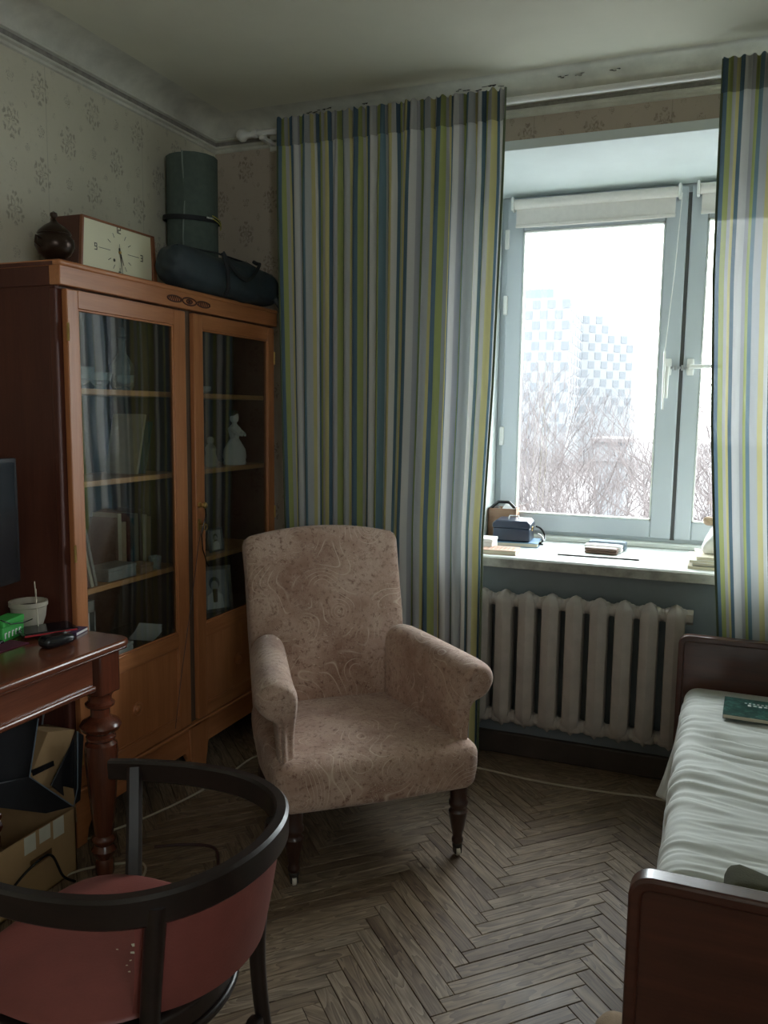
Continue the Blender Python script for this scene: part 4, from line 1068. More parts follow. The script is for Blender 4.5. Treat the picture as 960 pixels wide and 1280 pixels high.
for s in (-1, 1):
    MB().tube([(s * .25, .60, .27), (s * .25, .64, .15), (s * .255, .70, .0)], [.022, .020, .015], 8).build('rear_leg', M['wood_leg_dark'], ac)
MB().box(-.28, .28, .04, .56, .225, .25).build('under_webbing', M['black'], ac)

# ================================================================== BENTWOOD CHAIR
bc = thing('bentwood_armchair', 'dark bentwood armchair with a worn red seat in the foreground', 'chair', (-1.03, 1.235, 0))
BW = M['wood_bent']
rail = [(-1.275, 1.475, .690), (-1.20, 1.492, .694), (-1.08, 1.508, .700), (-.97, 1.505, .705), (-.88, 1.480, .709), (-.80, 1.425, .713), (-.752, 1.345, .716), (-.735, 1.25, .717), (-.748, 1.155, .716), (-.79, 1.075, .713), (-.86, 1.015, .709), (-.95, .985, .705), (-1.06, .975, .700), (-1.18, .985, .694), (-1.275, 1.0, .690)]
def smooth(P, n=6):
    P = [Vector(p) for p in P]; out = []
    for i in range(len(P) - 1):
        a = P[max(0, i - 1)]; b = P[i]; c = P[i + 1]; d = P[min(len(P) - 1, i + 2)]
        for k in range(n):
            t = k / n; out.append(.5 * ((2 * b) + (c - a) * t + (2 * a - 5 * b + 4 * c - d) * t * t + (3 * b - a - 3 * c + d) * t ** 3))
    out.append(P[-1]); return out
rs = smooth(rail, 6)
nR = len(rs)
MB().tube([p - Vector((0, 0, .026)) for p in rs], [.78 + .22 * math.sin(PI * min(1, max(0, i / nR * 1.0))) for i in range(nR)], sq=(.030, .058)).build('arm_rail', BW, bc, world=True, angle=25)
# seat: rounded trapezoid, flat wooden rim with red padded top
SC = Vector((-1.04, 1.185, 0))
def seat_outline(k=1.0, n=48):
    pts = []
    for i in range(n):
        a = 2 * PI * i / n; c, s = math.cos(a), math.sin(a)
        rx = .245 if c > 0 else .235; ry = .235
        e = 2.0 if c > 0 else 3.4
        r = (abs(c) ** e + abs(s) ** e) ** (-1 / e)
        pts.append((SC.x + rx * r * c * k, SC.y + ry * r * s * k))
    return pts
MB().prism(seat_outline(1.0), 2, .418, .462).build('seat_rim', BW, bc, world=True, bevel=.008, seg=3)
MB().prism(seat_outline(1.03), 2, .404, .420).build('lower_rim', BW, bc, world=True, bevel=.005)
def pad(u, v):
    a = u * 2 * PI; o = seat_outline(1.0, 48); i = int(round(u * 48)) % 48; q = o[i]
    k = .93 * math.sin(v * PI / 2) if v < 1 else .93
    return Vector((SC.x + (q[0] - SC.x) * k, SC.y + (q[1] - SC.y) * k, .458 + .030 * (max(0, 1 - k ** 4)) ** .5 + (.0 if v < 1 else -.004)))
MB().grid(pad, 48, 12).build('seat_pad', M['red_leather'], bc, world=True, angle=180)
sc_ = MB()
for px, py, s in ((168, 1182, .010), (173, 1180, .008), (165, 1191, .007), (163, 1201, .004), (146, 1187, .003), (158, 1207, .003), (161, 1215, .003), (150, 1155, .003)):
    p = at(px, py, 2, .488); r = random.random
    sc_.add([(p.x + s * (.5 + r()), p.y + s * r() * .3, .4885), (p.x + s * .1, p.y + s * (.6 + r() * .5), .4885), (p.x - s * (.6 + r() * .4), p.y + s * .1, .4885), (p.x - s * .1, p.y - s * .5, .4885)], [(0, 1, 2, 3)])
sc_.build('scuff_mark', M['cream'], bc, world=True)
# legs (rear ones run up to the rail)
def rleg(top, mid, bot, nm='rear_leg'):
    P = smooth([top, mid[0], mid[1], bot], 7)
    MB().tube(P, [1.0 - .18 * i / (len(P) - 1) for i in range(len(P))], sq=None, n=12).build(nm, BW, bc, world=True)
def leg_path(top, m1, m2, bot, r0, r1, nm):
    P = smooth([top, m1, m2, bot], 7); k = len(P) - 1
    MB().tube(P, [r0 + (r1 - r0) * i / k for i in range(k + 1)], 12).build(nm, BW, bc, world=True)
leg_path((-.815, 1.045, .69), (-.825, 1.03, .45), (-.82, 1.02, .22), (-.78, .99, .0), .0185, .014, 'rear_leg')
leg_path((-.775, 1.365, .69), (-.815, 1.365, .45), (-.805, 1.375, .22), (-.765, 1.40, .0), .0185, .014, 'rear_leg')
leg_path((-1.215, 1.065, .42), (-1.225, 1.06, .28), (-1.235, 1.05, .14), (-1.25, 1.04, .0), .018, .013, 'front_leg')
leg_path((-1.215, 1.405, .42), (-1.225, 1.41, .28), (-1.235, 1.42, .14), (-1.25, 1.43, .0), .018, .013, 'front_leg')
# square arm supports
for y0, y1 in ((1.395, 1.485), (.975, .985)):
    MB().tube([(-1.150, y0, .44), (-1.180, y0 + (y1 - y0) * .5, .56), (-1.212, y1, .675)], 1, sq=(.034, .034)).build('arm_post', BW, bc, world=True)
# padded back between the rear legs
bp = [p for p in rs if p.x > -.835 and 1.02 < p.y < 1.39]
def backpad(u, v):
    i = u * (len(bp) - 1); a = bp[int(i)]; b = bp[min(len(bp) - 1, int(i) + 1)]; p = a.lerp(b, i - int(i))
    z = .475 + (.69 - .475) * v
    s = 1 - .10 * (1 - v)
    return Vector((SC.x + (p.x - SC.x) * s + .004 * math.sin(v * PI), SC.y + (p.y - SC.y) * s, z))
m = MB(); m.grid(backpad, 20, 8); m.grid(lambda u, v: backpad(u, v) + Vector((-.018, 0, 0)), 20, 8)
m.build('back_pad', M['red_leather'], bc, world=True, angle=180)
# bent ring stretcher with little blocks
rg = [(SC.x + .20 * math.cos(a), SC.y + .165 * math.sin(a), .235) for a in [2 * PI * i / 40 for i in range(41)]]
MB().tube(rg, .0115, 10, cap=False).build('ring_stretcher', BW, bc, world=True)
for y in (1.04, 1.345): MB().soft(.03, .03, .034, .006, 3, T=Matrix.Translation((-.812, y, .25))).build('ring_block', BW, bc, world=True)

# ================================================================== DESK
DXF, DY1, DZ = -1.685, 2.08, .782
dk = thing('writing_desk', 'polished mahogany writing desk with turned legs beside the bookcase', 'desk', (-1.98, 1.40, 0))
T0 = MB()
def top_outline(r=.05):
    x0, x1, y0, y1 = XL + .015, DXF, .72, DY1
    p = [(x0, y0), (x1, y0)]
    for i in range(6): a = PI / 2 * i / 5; p.append((x1 - r + r * math.cos(a), y1 - r + r * math.sin(a)))
    p.append((x0, y1)); return p
T0.prism(top_outline(), 2, DZ - .024, DZ)
T0.build('desk_top', M['wood_desk'], dk, world=True, bevel=.009, seg=4)
m = MB()
q = top_outline(.045); q = [(min(x, DXF - .016), min(y, DY1 - .012)) for x, y in q]; m.prism(q, 2, DZ - .036, DZ - .024); m.build('under_moulding', M['wood_desk'], dk, world=True, bevel=.005)
m = MB(); m.box(DXF - .055, DXF - .035, .80, 1.925, .662, DZ - .036); m.build('apron', M['wood_desk'], dk, world=True)
m = MB(); m.box(XL + .05, DXF - .12, DY1 - .055, DY1 - .035, .645, DZ - .036); m.build('side_apron', M['wood_desk'], dk, world=True)
MB().box(DXF - .060, DXF - .022, .80, 1.930, .644, .664).build('apron_bead', M['wood_desk'], dk, world=True, bevel=.008, seg=3)
def desk_leg(x, y):
    MB().box(x - .045, x + .045, y - .045, y + .045, .612, DZ - .036).build('leg_block', M['wood_desk_v'], dk, world=True, bevel=.006)
    p = [(.024, 0), (.030, .012), (.030, .05), (.026, .06), (.034, .075), (.040, .09), (.034, .10), (.030, .108), (.038, .122), (.038, .130), (.030, .140), (.033, .17), (.040, .24), (.048, .34), (.052, .42), (.050, .445), (.040, .455), (.046, .462), (.046, .470), (.036, .478), (.058, .492), (.064, .505), (.058, .518), (.040, .528), (.030, .536), (.030, .56), (.044, .570), (.046, .578), (.036, .586), (.036, .600), (.044, .612)]
    MB().lathe(p, (x, y, 0), 28).build('turned_leg', M['wood_desk_v'], dk, world=True)
desk_leg(-1.765, 2.005); desk_leg(XL + .075, 2.005)
desk_leg(-1.765, .80); desk_leg(XL + .075, .80)

# --- things on the desk
t = thing('stoneware_pot', 'round grey stoneware pot of soil at the back of the desk', 'pot', (-2.055, 2.015, DZ))
MB().lathe([(.036, 0), (.040, .004), (.052, .04), (.056, .075), (.060, .078), (.060, .092), (.053, .092), (.050, .078), (.045, .07)], n=26).build('pot_body', M['pot'], t)
MB().lathe([(.0, .073), (.051, .073)], n=20, cap=False).build('soil', M['soil'], t)
MB().tube([(.045, -.01, .08), (.055, -.02, .14)], .0015, 5).tube([(.07, -.03, .005), (.035, -.005, .16)], .0018, 5).build('thin_stick', M['cream'], t)
carton('green_packet', 'bright green packet with white lettering at the left edge of the desk', 'packet', (-2.03, 1.895, DZ), .055, .115, .066, M['green'], .25)
gl_ = MB()
for i in range(5):
    y = 1.862 + i * .022; gl_.box(-2.0475 + .0, -2.0465, y, y + .012, DZ + .014, DZ + .032)
o = bpy.data.objects['green_packet']
lt = MB()
for i, w in enumerate((.012, .010, .012, .010, .012)): lt.box(.0285, .0292, -.05 + i * .019, -.05 + i * .019 + w * .45, .012, .030); lt.box(.0285, .0292, -.05 + i * .019, -.05 + i * .019 + w, .026, .030)
lt.build('lettering', M['white'], o)
t = thing('tablet', 'black glossy tablet with a red edge lying in front of the pot', 'tablet', (-1.955, 1.985, DZ + .012), -.5)
MB().soft(.11, .17, .009, .004, 5, T=Matrix.Translation((0, 0, .005))).build('tablet_body', M['black'], t)
MB().box(-.048, .048, -.075, .075, .0092, .0098).build('screen', M['screen'], t)
MB().box(.050, .0565, -.08, .08, .001, .006).build('red_edge', M['red'], t)
book_ = thing('purple_notebook', 'purple notebook with white page edges by the tablet', 'notebook', (-1.905, 2.02, DZ), .25)
MB().box(-.10, .05, -.03, .045, 0, .002).box(-.10, .05, -.03, .045, .010, .012).box(-.10, .05, -.03, -.028, 0, .012).build('cover', M['purple'], book_)
MB().box(-.098, .049, -.028, .044, .002, .010).build('pages', M['white'], book_)
t = thing('computer_mouse', 'black computer mouse near the front of the desk', 'mouse', (-1.83, 1.90, DZ), 1.35)
def mf(p):
    p = p.copy(); p.z *= 1 - .35 * max(0, p.x / .05) ** 2; p.y *= 1 - .12 * (p.x / .05) ** 2; return p
MB().soft(.105, .062, .036, .017, 10, fn=mf, T=Matrix.Translation((0, 0, .018))).build('mouse_shell', M['black'], t)
MB().lathe([(.008, -.003), (.008, .003)], (.028, 0, .030), 12, T=Matrix.Rotation(PI / 2, 4, 'X')).build('scroll_wheel', M['steel'], t)
MB().box(.0, .048, -.0006, .0006, .0335, .0352).build('button_seam', M['steel'], t)
t = tag(MB().soft(.20, .24, .004, .0018, 6).build('mouse_mat', M['plum']), 'plum coloured mouse mat running off the left edge of the desk', 'mouse mat'); t.location = (-2.02, 1.76, DZ + .002)
t = thing('computer_monitor', 'dark computer monitor at the left edge of the picture', 'monitor', (-2.04, 1.72, DZ), .10)
MB().soft(.03, .54, .40, .008, 6, T=Matrix.Translation((0, 0, .36))).build('monitor_case', M['black'], t, angle=50)
MB().box(.0148, .0156, -.255, .255, .18, .545).build('screen', M['screen'], t)
MB().box(-.03, -.008, -.03, .03, .02, .3).build('stand_neck', M['black'], t)
MB().soft(.16, .24, .014, .006, 5, T=Matrix.Translation((-.01, 0, .007))).build('stand_base', M['black'], t)
carton('black_speaker_box', 'small dark box behind the green packet', 'box', (-2.12, 1.88, DZ), .07, .08, .085, M['navy_box'], .1)
tag(MB().tube([(-1.99, 1.84, DZ + .075), (-1.985, 1.875, DZ + .055), (-1.98, 1.92, DZ + .05), (-1.99, 1.965, DZ + .05)], .0018, 6).build('earphone_cable', M['black']), 'thin black cable draped over the green packet', 'cable')

# --- below the desk
t = thing('cardboard_box', 'tan cardboard box with a hand hole and tape on the floor under the desk', 'box', (-2.03, 1.83, 0), 0.0)
sx, sy, sz = .33, .32, .215
th = .005
hb = MB()
hz0, hz1, hy0, hy1 = .105, .132, -.035, .055       # hand hole in the +x face
hb.box(sx / 2 - th, sx / 2, -sy / 2, hy0, 0, sz); hb.box(sx / 2 - th, sx / 2, hy1, sy / 2, 0, sz); hb.box(sx / 2 - th, sx / 2, hy0, hy1, 0, hz0); hb.box(sx / 2 - th, sx / 2, hy0, hy1, hz1, sz)
hb.box(-sx / 2, -sx / 2 + th, -sy / 2, sy / 2, 0, sz); hb.box(-sx / 2, sx / 2, -sy / 2, -sy / 2 + th, 0, sz); hb.box(-sx / 2, sx / 2, sy / 2 - th, sy / 2, 0, sz); hb.box(-sx / 2, sx / 2, -sy / 2, sy / 2, 0, th)
hb.build('box_wall', M['cardboard'], t)
MB().box(0, sx / 2 - .01, -.002, .002, -.12, 0, T=Matrix.Translation((-.0, sy / 2 + .004, sz + .06)) @ Matrix.Rotation(.1, 4, 'X')).build('flap', M['cardboard'], t)
for y, w, z in ((-.055, .045, .16), (.005, .045, .168), (.062, .045, .155)): MB().box(sx / 2, sx / 2 + .001, y, y + w, z, sz).build('tape_strip', M['tape'], t)
# open carton on its side on top, and black bags
def sheet(pts, x, th, mt, nm, par, bevel=.002):
    q = [at(px, py, 0, x) for px, py in pts]
    return MB().prism([(p.y, p.z) for p in q], 0, x - th, x).build(nm, mt, par, world=True, bevel=bevel)
t = thing('kraft_carton', 'tilted brown kraft carton with a hand slot inside the black tote under the desk', 'box', (-2.01, 1.98, .25))
sheet([(60, 915), (94, 912), (80, 955), (74, 985), (52, 985), (38, 970)], -1.945, .12, M['cardboard'], 'carton_body', t)
sheet([(40, 963), (67, 951), (68, 957), (42, 970)], -1.941, .006, M['black'], 'hand_slot', t, 0)
sheet([(89, 972), (90, 998), (76, 990)], -1.935, .004, M['cardboard'], 'carton_flap', t, 0)
t = thing('black_tote', 'open black tote bag with a pale rim standing on the cardboard box', 'bag', (-1.98, 1.88, .22))
sheet([(-30, 893), (48, 898), (37, 971), (-30, 990)], -1.885, .007, M['blackbag'], 'rear_side', t)
sheet([(37, 971), (92, 1008), (58, 1017), (-30, 1006), (-30, 985)], -1.872, .008, M['blackbag'], 'front_panel', t)
sheet([(96, 914), (105, 919), (101, 1000), (92, 1008)], -1.885, .008, M['blackbag'], 'side_panel', t)
sheet([(96, 917), (91, 1004), (64, 982)], -1.915, .006, M['blackbag'], 'inner_gusset', t)
sheet([(-20, 905), (34, 905), (34, 975), (-20, 975)], -2.09, .006, M['blackbag'], 'back_panel', t)
P = [at(px, py, 0, x) for px, py, x in ((48, 898, -1.883), (37, 971, -1.870), (92, 1008, -1.870), (97, 985, -1.882), (97, 914, -1.883))]
MB().tube(P, .0022, 6).build('pale_rim', M['greyblue'], t, world=True)
t = thing('white_carrier_bag', 'pale plastic carrier bag sticking up behind the kraft carton under the desk', 'bag', (-2.13, 2.0, .30))
def wb(x): 
    a_, b_, c_, d_ = [at(px, py, 0, x) for px, py in ((52, 880), (74, 880), (60, 935), (50, 925))]
    return lambda u, v: (a_.lerp(b_, u)).lerp(d_.lerp(c_, u), v) + Vector((.006 * math.sin(u * 7 + v * 5), 0, 0))
MB().grid(wb(-2.085), 10, 10).grid(wb(-2.12), 10, 10).build('bag_sheet', M['bag_white'], t, world=True)

# ================================================================== BED
BX0, BX1 = -.095, .86
bd = thing('single_bed', 'single bed with reddish brown veneered ends along the right side', 'bed', (.38, 2.30, 0))
FYB, HYB = 1.385, 3.235
def bed_end(y, z1, nm, topz):
    m = MB(); r = .03
    pts = [(BX0, .0 if nm == 'headboard' else .0), (BX1, 0), (BX1, z1)]
    pts = [(BX0 + .006, .12), (BX1, .12), (BX1, z1 - .0), (BX0 + .03, z1)] + [(BX0 + .006 + .024 - .024 * math.sin(a), z1 - .024 + .024 * math.cos(a)) for a in (.4, .8, 1.2, PI / 2)]
    m.prism(pts, 1, y - .012, y + .012); o = m.build(nm, M['wood_bed'], bd, world=True, bevel=.003)
    rail = MB(); oc, ic = [], []
    oc.append((BX0 - .004, .10)); ic.append((BX0 + .018, .10))
    for i in range(9):
        a = PI / 2 * i / 8; oc.append((BX0 - .004 + .038 * (1 - math.cos(a)), z1 + .010 - .038 * (1 - math.sin(a)))); ic.append((BX0 + .018 + .016 * (1 - math.cos(a)), z1 - .014 - .016 * (1 - math.sin(a))))
    oc.append((BX1, z1 + .010)); ic.append((BX1, z1 - .014))
    n = len(oc); vs = [(a, y - .021, b) for a, b in oc] + [(a, y - .021, b) for a, b in ic] + [(a, y + .021, b) for a, b in oc] + [(a, y + .021, b) for a, b in ic]; fs = []
    for i in range(n - 1): fs += [(i, i + 1, n + i + 1, n + i), (2 * n + i, 3 * n + i, 3 * n + i + 1, 2 * n + i + 1), (i, 2 * n + i, 2 * n + i + 1, i + 1), (n + i, n + i + 1, 3 * n + i + 1, 3 * n + i)]
    fs += [(0, n, 3 * n, 2 * n), (n - 1, 3 * n - 1, 4 * n - 1, 2 * n - 1)]
    rail.add(vs, fs).build(nm + '_edging', M['wood_bed'], o, world=True, bevel=.006, seg=3)
    for x in (BX0 + .03, BX1 - .03): MB().box(x - .022, x + .022, y - .018, y + .018, 0, .12).build('bed_leg', M['wood_bed'], bd, world=True, bevel=.004)
bed_end(FYB, .725, 'footboard', 0); bed_end(HYB, .675, 'headboard', 0)
MB().box(BX0 + .03, BX0 + .05, FYB, HYB, .20, .34).box(BX1 - .05, BX1 - .03, FYB, HYB, .20, .34).build('side_rail', M['wood_bed'], bd, world=True)
MB().soft(.86, HYB - FYB - .06, .19, .05, 8, T=Matrix.Translation(((BX0 + BX1) / 2 + .02, (FYB + HYB) / 2, .385))).build('mattress', M['cream'], bd, world=True)
# bedspread: one draped cloth
by0, by1 = FYB + .025, HYB - .02
EX = BX0 + .028
def spread(u, v):
    y = by0 + (by1 - by0) * v
    hang = .30; rr = .05
    flap = max(0, min(1, (y - 2.93) / .2))
    L = hang + PI / 2 * rr + .90
    s = u * L
    near = max(0, 1 - (y - by0) / .10)
    zt_ = .492 - .02 * near
    if s < hang:
        k = 1 - s / hang
        flare = (.012 + .050 * flap + .018 * math.sin(y * 21)) * k ** 1.4
        p = Vector((EX - flare, y, zt_ - rr - (hang - s) * (1 + .15 * flap))); nrm = Vector((-1, 0, 0))
    elif s < hang + PI / 2 * rr:
        a = (s - hang) / rr; p = Vector((EX + rr - rr * math.cos(a), y, zt_ - rr + rr * math.sin(a))); nrm = Vector((-math.cos(a), 0, math.sin(a)))
    else:
        p = Vector((EX + rr + s - hang - PI / 2 * rr, y, zt_)); nrm = Vector((0, 0, 1))
    q = s * 1.0
    wob = y + .05 * noise.noise(Vector((q * 2.2, y * 1.2, 3))) + .03 * q
    d = noise.noise(Vector((q * 2.6, wob * 13, 1.7)))
    d2 = noise.noise(Vector((q * 4.5, wob * 33, 7.1)))
    d3 = noise.noise(Vector((q * 1.2, y * 3.2, 5.5)))
    rid = (1 - abs(d) * 2.4); rid = max(0, rid)
    h = .010 * rid + .0055 * (1 - abs(d2) * 2) + .010 * d3
    # deeper creases like under a moved body
    for cy, wd, am, c0, c1 in ((2.66, .020, -.014, .35, .8), (2.74, .014, -.008, .35, .62), (2.42, .022, -.012, .5, .9), (1.86, .02, -.010, .28, .5)):
        if c0 < q < c1: h += 1.7 * am * math.exp(-((wob - cy - .04 * math.sin(q * 9)) / wd) ** 2) * math.sin((q - c0) / (c1 - c0) * PI)
    e = min(1, v * 12) * min(1, (1 - v) * 12)
    p += nrm * h * (.25 + .75 * e)
    if v > .985: p.z -= .004
    return p
sp = MB().grid(spread, 120, 330).build('bedspread', M['bedspread'], angle=180)
tag(sp, 'rumpled cream bedspread covering the single bed', 'bedspread'); recenter(sp, (.38, 2.30, .49))
so = sp.modifiers.new('thick', 'SOLIDIFY'); so.thickness = .004; so.offset = -1
# teal paperback on the bed
p = at(904, 876, 2, .505); q = at(905, 905, 2, .505)
t = thing('teal_paperback', 'paperback with a mottled teal cover lying on the bedspread', 'book', (.17, 2.965, .505), -.04)
MB().box(-.105, .13, -.095, .095, .0, .0015).box(-.105, .13, -.095, .095, .0135, .015).box(.1285, .13, -.095, .095, 0, .015).build('cover', M['teal'], t)
MB().box(-.103, .1285, -.093, .093, .0015, .0135).build('pages', M['cream'], t)
tt = MB()
for i in range(7): tt.box(-.03 + i * .017, -.03 + i * .017 + .010, .02 + (i % 2) * .004, .034, .015, .0153)
for i in range(9): tt.box(-.04 + i * .013, -.04 + i * .013 + .007, .045, .053, .015, .0153)
tt.build('title_lettering', M['white'], t)
t = tag(MB().soft(.44, .10, .25, .03, 18, fn=lambda p: p + Vector((0, noise.noise(p * 9) * .012, noise.noise(p * 8) * .012 - .04 * (p.x + .2))), T=Matrix.Identity(4)).build('folded_blanket', M['olive'], angle=180), 'folded dark olive blanket propped up inside the footboard', 'blanket')
t.location = (.270, 1.472, .588); t.rotation_euler = (0, 0, -.05)
t = tag(MB().soft(.075, .12, .30, .03, 14, fn=lambda p: p + Vector((noise.noise(p * 14) * .016, noise.noise(p * 11 + Vector((3, 0, 0))) * .02, 0)) + Vector((.02 * p.z / .15, 0, 0))).build('hanging_throw', M['beige_cloth'], angle=180), 'beige knitted throw end hanging low beside the footboard', 'throw')
t.location = (-.135, 1.50, .20)

# ================================================================== WINDOW SILL THINGS
Zs = .888
t = thing('cash_box', 'dark navy metal cash box with a lid handle on the left of the sill', 'cash box', (-.872, 3.80, Zs + .022), .06)
MB().box(-.085, .085, -.07, .07, 0, .062).build('box_body', M['navy_box'], t, bevel=.006)
MB().prism([(-.088, .062), (.088, .062), (.088, .082), (.072, .098), (-.072, .098), (-.088, .082)], 1, -.073, .073).build('lid', M['navy_box'], t, bevel=.005)
MB().tube([(-.025, 0, .097), (-.02, 0, .112), (.02, 0, .112), (.025, 0, .097)], .003, 8).build('lid_handle', M['steel'], t)
MB().box(.085, .090, -.012, .008, .045, .066).build('lock_plate', M['brass'], t, bevel=.002)
t = thing('blue_folder', 'dusty blue book lying under the cash box', 'book', (-.86, 3.80, Zs), .12)
MB().box(-.10, .11, -.085, .085, 0, .003).box(-.10, .11, -.085, .085, .018, .021).box(-.10, -.097, -.085, .085, 0, .021).build('cover', M['blue'], t)
MB().box(-.097, .106, -.082, .082, .003, .018).build('pages', M['cream'], t)
t = thing('open_wooden_box', 'plain open wooden box of papers behind the cash box', 'box', (-.945, 3.93, Zs), .05)
h = .155
MB().box(-.075, .06, -.05, -.042, 0, h).box(-.075, .06, .042, .05, 0, h).box(-.075, -.067, -.05, .05, 0, h).box(.052, .06, -.05, .05, 0, h).box(-.075, .06, -.05, .05, 0, .006).build('box_wall', M['boxwood'], t)
MB().grid(lambda u, v: Vector((-.06 + .11 * u, -.036 + .07 * v, .145 + .03 * math.sin(u * 7 + v * 4) * (1 - abs(u - .5)))), 8, 6).build('paper', M['white'], t)
MB().tube([(-.07, -.03, .15), (-.03, -.03, .185), (.02, -.02, .185), (.05, -.02, .155)], .008, 8).build('black_cloth_roll', M['black'], t)
t = thing('black_lanyard', 'black strap looped beside the cash box', 'strap', (-.755, 3.84, Zs))
MB().tube(smooth([(-.02, -.0, .085), (.0, .01, .075), (.022, .0, .045), (.018, -.01, .02), (.0, -.02, .008), (.02, -.03, .006)], 5), .0045, 6).build('strap_loop', M['black'], t)
MB().tube(smooth([(-.01, -.0, .05), (.012, -.01, .04), (.025, -.02, .02), (.03, -.02, .05)], 4), .003, 6).build('buckle', M['steel'], t)
t = thing('salmon_paperback', 'salmon coloured paperback at the left front of the sill', 'book', (-.865, 3.535, Zs), .05)
MB().box(-.08, .075, -.055, .065, 0, .002).box(-.08, .075, -.055, .065, .018, .020).box(-.08, -.078, -.055, .065, 0, .020).build('cover', M['pinkbook'], t)
MB().box(-.078, .073, -.053, .063, .002, .018).build('pages', M['cream'], t)
e = MB()
for j in range(3):
    for i in range(7): e.box(-.06 + i * .018, -.048 + i * .018 - .003 * (i % 2), -.03 + j * .026, -.02 + j * .026, .020, .0203)
e.build('embossed_lettering', M['boxwood'], t)
carton('white_card_box', 'pale card box half hidden by the left curtain edge', 'box', (-.975, 3.60, Zs), .13, .10, .055, M['white'])
def case(name, label, loc, sx, sy, sz, mt, rz):
    t = thing(name, label, 'glasses case', loc, rz)
    MB().soft(sx, sy, sz * .55, min(sz * .26, .012), 8, T=Matrix.Translation((0, 0, sz * .28))).build('case_base', mt, t)
    MB().soft(sx, sy, sz * .55, min(sz * .26, .012), 8, T=Matrix.Translation((0, 0, sz * .74))).build('case_lid', mt, t)
case('glasses_case', 'grey blue glasses case at the back of the three on the sill', (-.445, 3.845, Zs), .165, .062, .040, M['greyblue'], -.06)
case('glasses_case', 'pale silver glasses case in the middle of the three on the sill', (-.455, 3.775, Zs), .165, .058, .032, M['silver_plastic'] if 'silver_plastic' in M else M['white'], -.05)
case('glasses_case', 'brown glasses case at the front of the three on the sill', (-.455, 3.71, Zs), .14, .056, .028, M['brown_case'], -.04)
t = tag(MB().tube([(-.17, .0, 0), (.17, .012, 0)], .0035, 8).build('thin_rod', M['dark_metal']), 'thin dark metal rod lying along the front of the sill', 'rod'); t.location = (-.455, 3.585, Zs + .0035)
# papers and cloth at the right
for i, (dx, mt, l) in enumerate(((0, M['cream'], 'lowest yellowed magazine in the pile on the sill by the right curtain'), (.014, M['greyblue'], 'second magazine up in the pile on the sill by the right curtain'), (-.004, M['white'], 'third magazine up in the pile on the sill by the right curtain'), (.02, M['cream'], 'topmost magazine in the pile on the sill by the right curtain'))):
    t = thing('magazine', l, 'magazine', (.03 + dx, 3.60 + .01 * (i % 2), Zs + i * .013), .04 * (i - 1.5), None)
    MB().box(-.115, .115, -.11, .11, .0, .0012).box(-.115, .115, -.11, .11, .0108, .012).box(.1135, .115, -.11, .11, 0, .012).build('cover', mt, t)
    MB().box(-.113, .1135, -.108, .108, .0012, .0108).build('pages', M['cream'], t)
def clothf(p): return p + Vector((noise.noise(p * 16) * .02, noise.noise(p * 14 + Vector((4, 4, 0))) * .02, noise.noise(p * 12) * .012)) * 1.0 - Vector((p.x * .4 * (p.z / .1 + .5), 0, 0))
t = tag(MB().soft(.16, .15, .11, .045, 14, fn=clothf).build('white_cloth', M['white'], angle=180), 'crumpled white cloth on the magazines by the right curtain', 'cloth'); t.location = (.03, 3.62, Zs + .106)
t = tag(MB().soft(.045, .04, .035, .014, 8, fn=lambda p: p + p.normalized() * noise.noise(p * 50) * .004).build('tan_pouch', M['beige_cloth'], angle=180), 'small tan pouch on top of the crumpled white cloth', 'pouch'); t.location = (-.02, 3.66, Zs + .178)

# ================================================================== CABLES ON THE FLOOR
def cable(name, pts, r, mt, label):
    o = MB().tube(smooth([(x, y, max(z, r) + .0006) for x, y, z in pts], 8), r, 8).build(name, mt); tag(o, label, 'cable'); return o
cable('floor_cable', [(-2.02, 2.05, .0), (-1.90, 2.30, .0), (-1.83, 2.55, .0), (-1.80, 2.80, .0), (-1.77, 3.03, .0), (-1.5, 3.22, .0), (-1.15, 3.27, 0), (-.845, 3.262, .0), (-.68, 3.243, .0), (-.519, 3.238, .0), (-.33, 3.25, 0), (-.136, 3.269, .0), (.1, 3.20, 0)], .0042, M['cord'], 'off white cable running along the floor to the bed')
cable('looped_cable', [(-1.88, 1.90, .0), (-1.84, 2.0, .0), (-1.70, 2.10, .0), (-1.64, 2.02, .0), (-1.72, 1.95, .0), (-1.66, 1.87, .0), (-1.52, 1.92, 0), (-1.42, 1.86, 0)], .004, M['cord'], 'pale cable looped around the foot of the desk leg')
cable('dark_cable', [(-1.72, 2.20, 0), (-1.62, 2.26, 0), (-1.52, 2.27, 0), (-1.42, 2.14, 0), (-1.34, 2.10, 0)], .005, M['dark_cord'], 'short dark red cable curling on the parquet behind the bentwood chair')
cable('black_cable', [(-1.86, 1.63, 0.0), (-1.84, 1.70, .10), (-1.83, 1.78, .14), (-1.835, 1.85, .13), (-1.82, 1.88, .05), (-1.82, 1.93, 0)], .004, M['black'], 'black cable arching in front of the cardboard box')

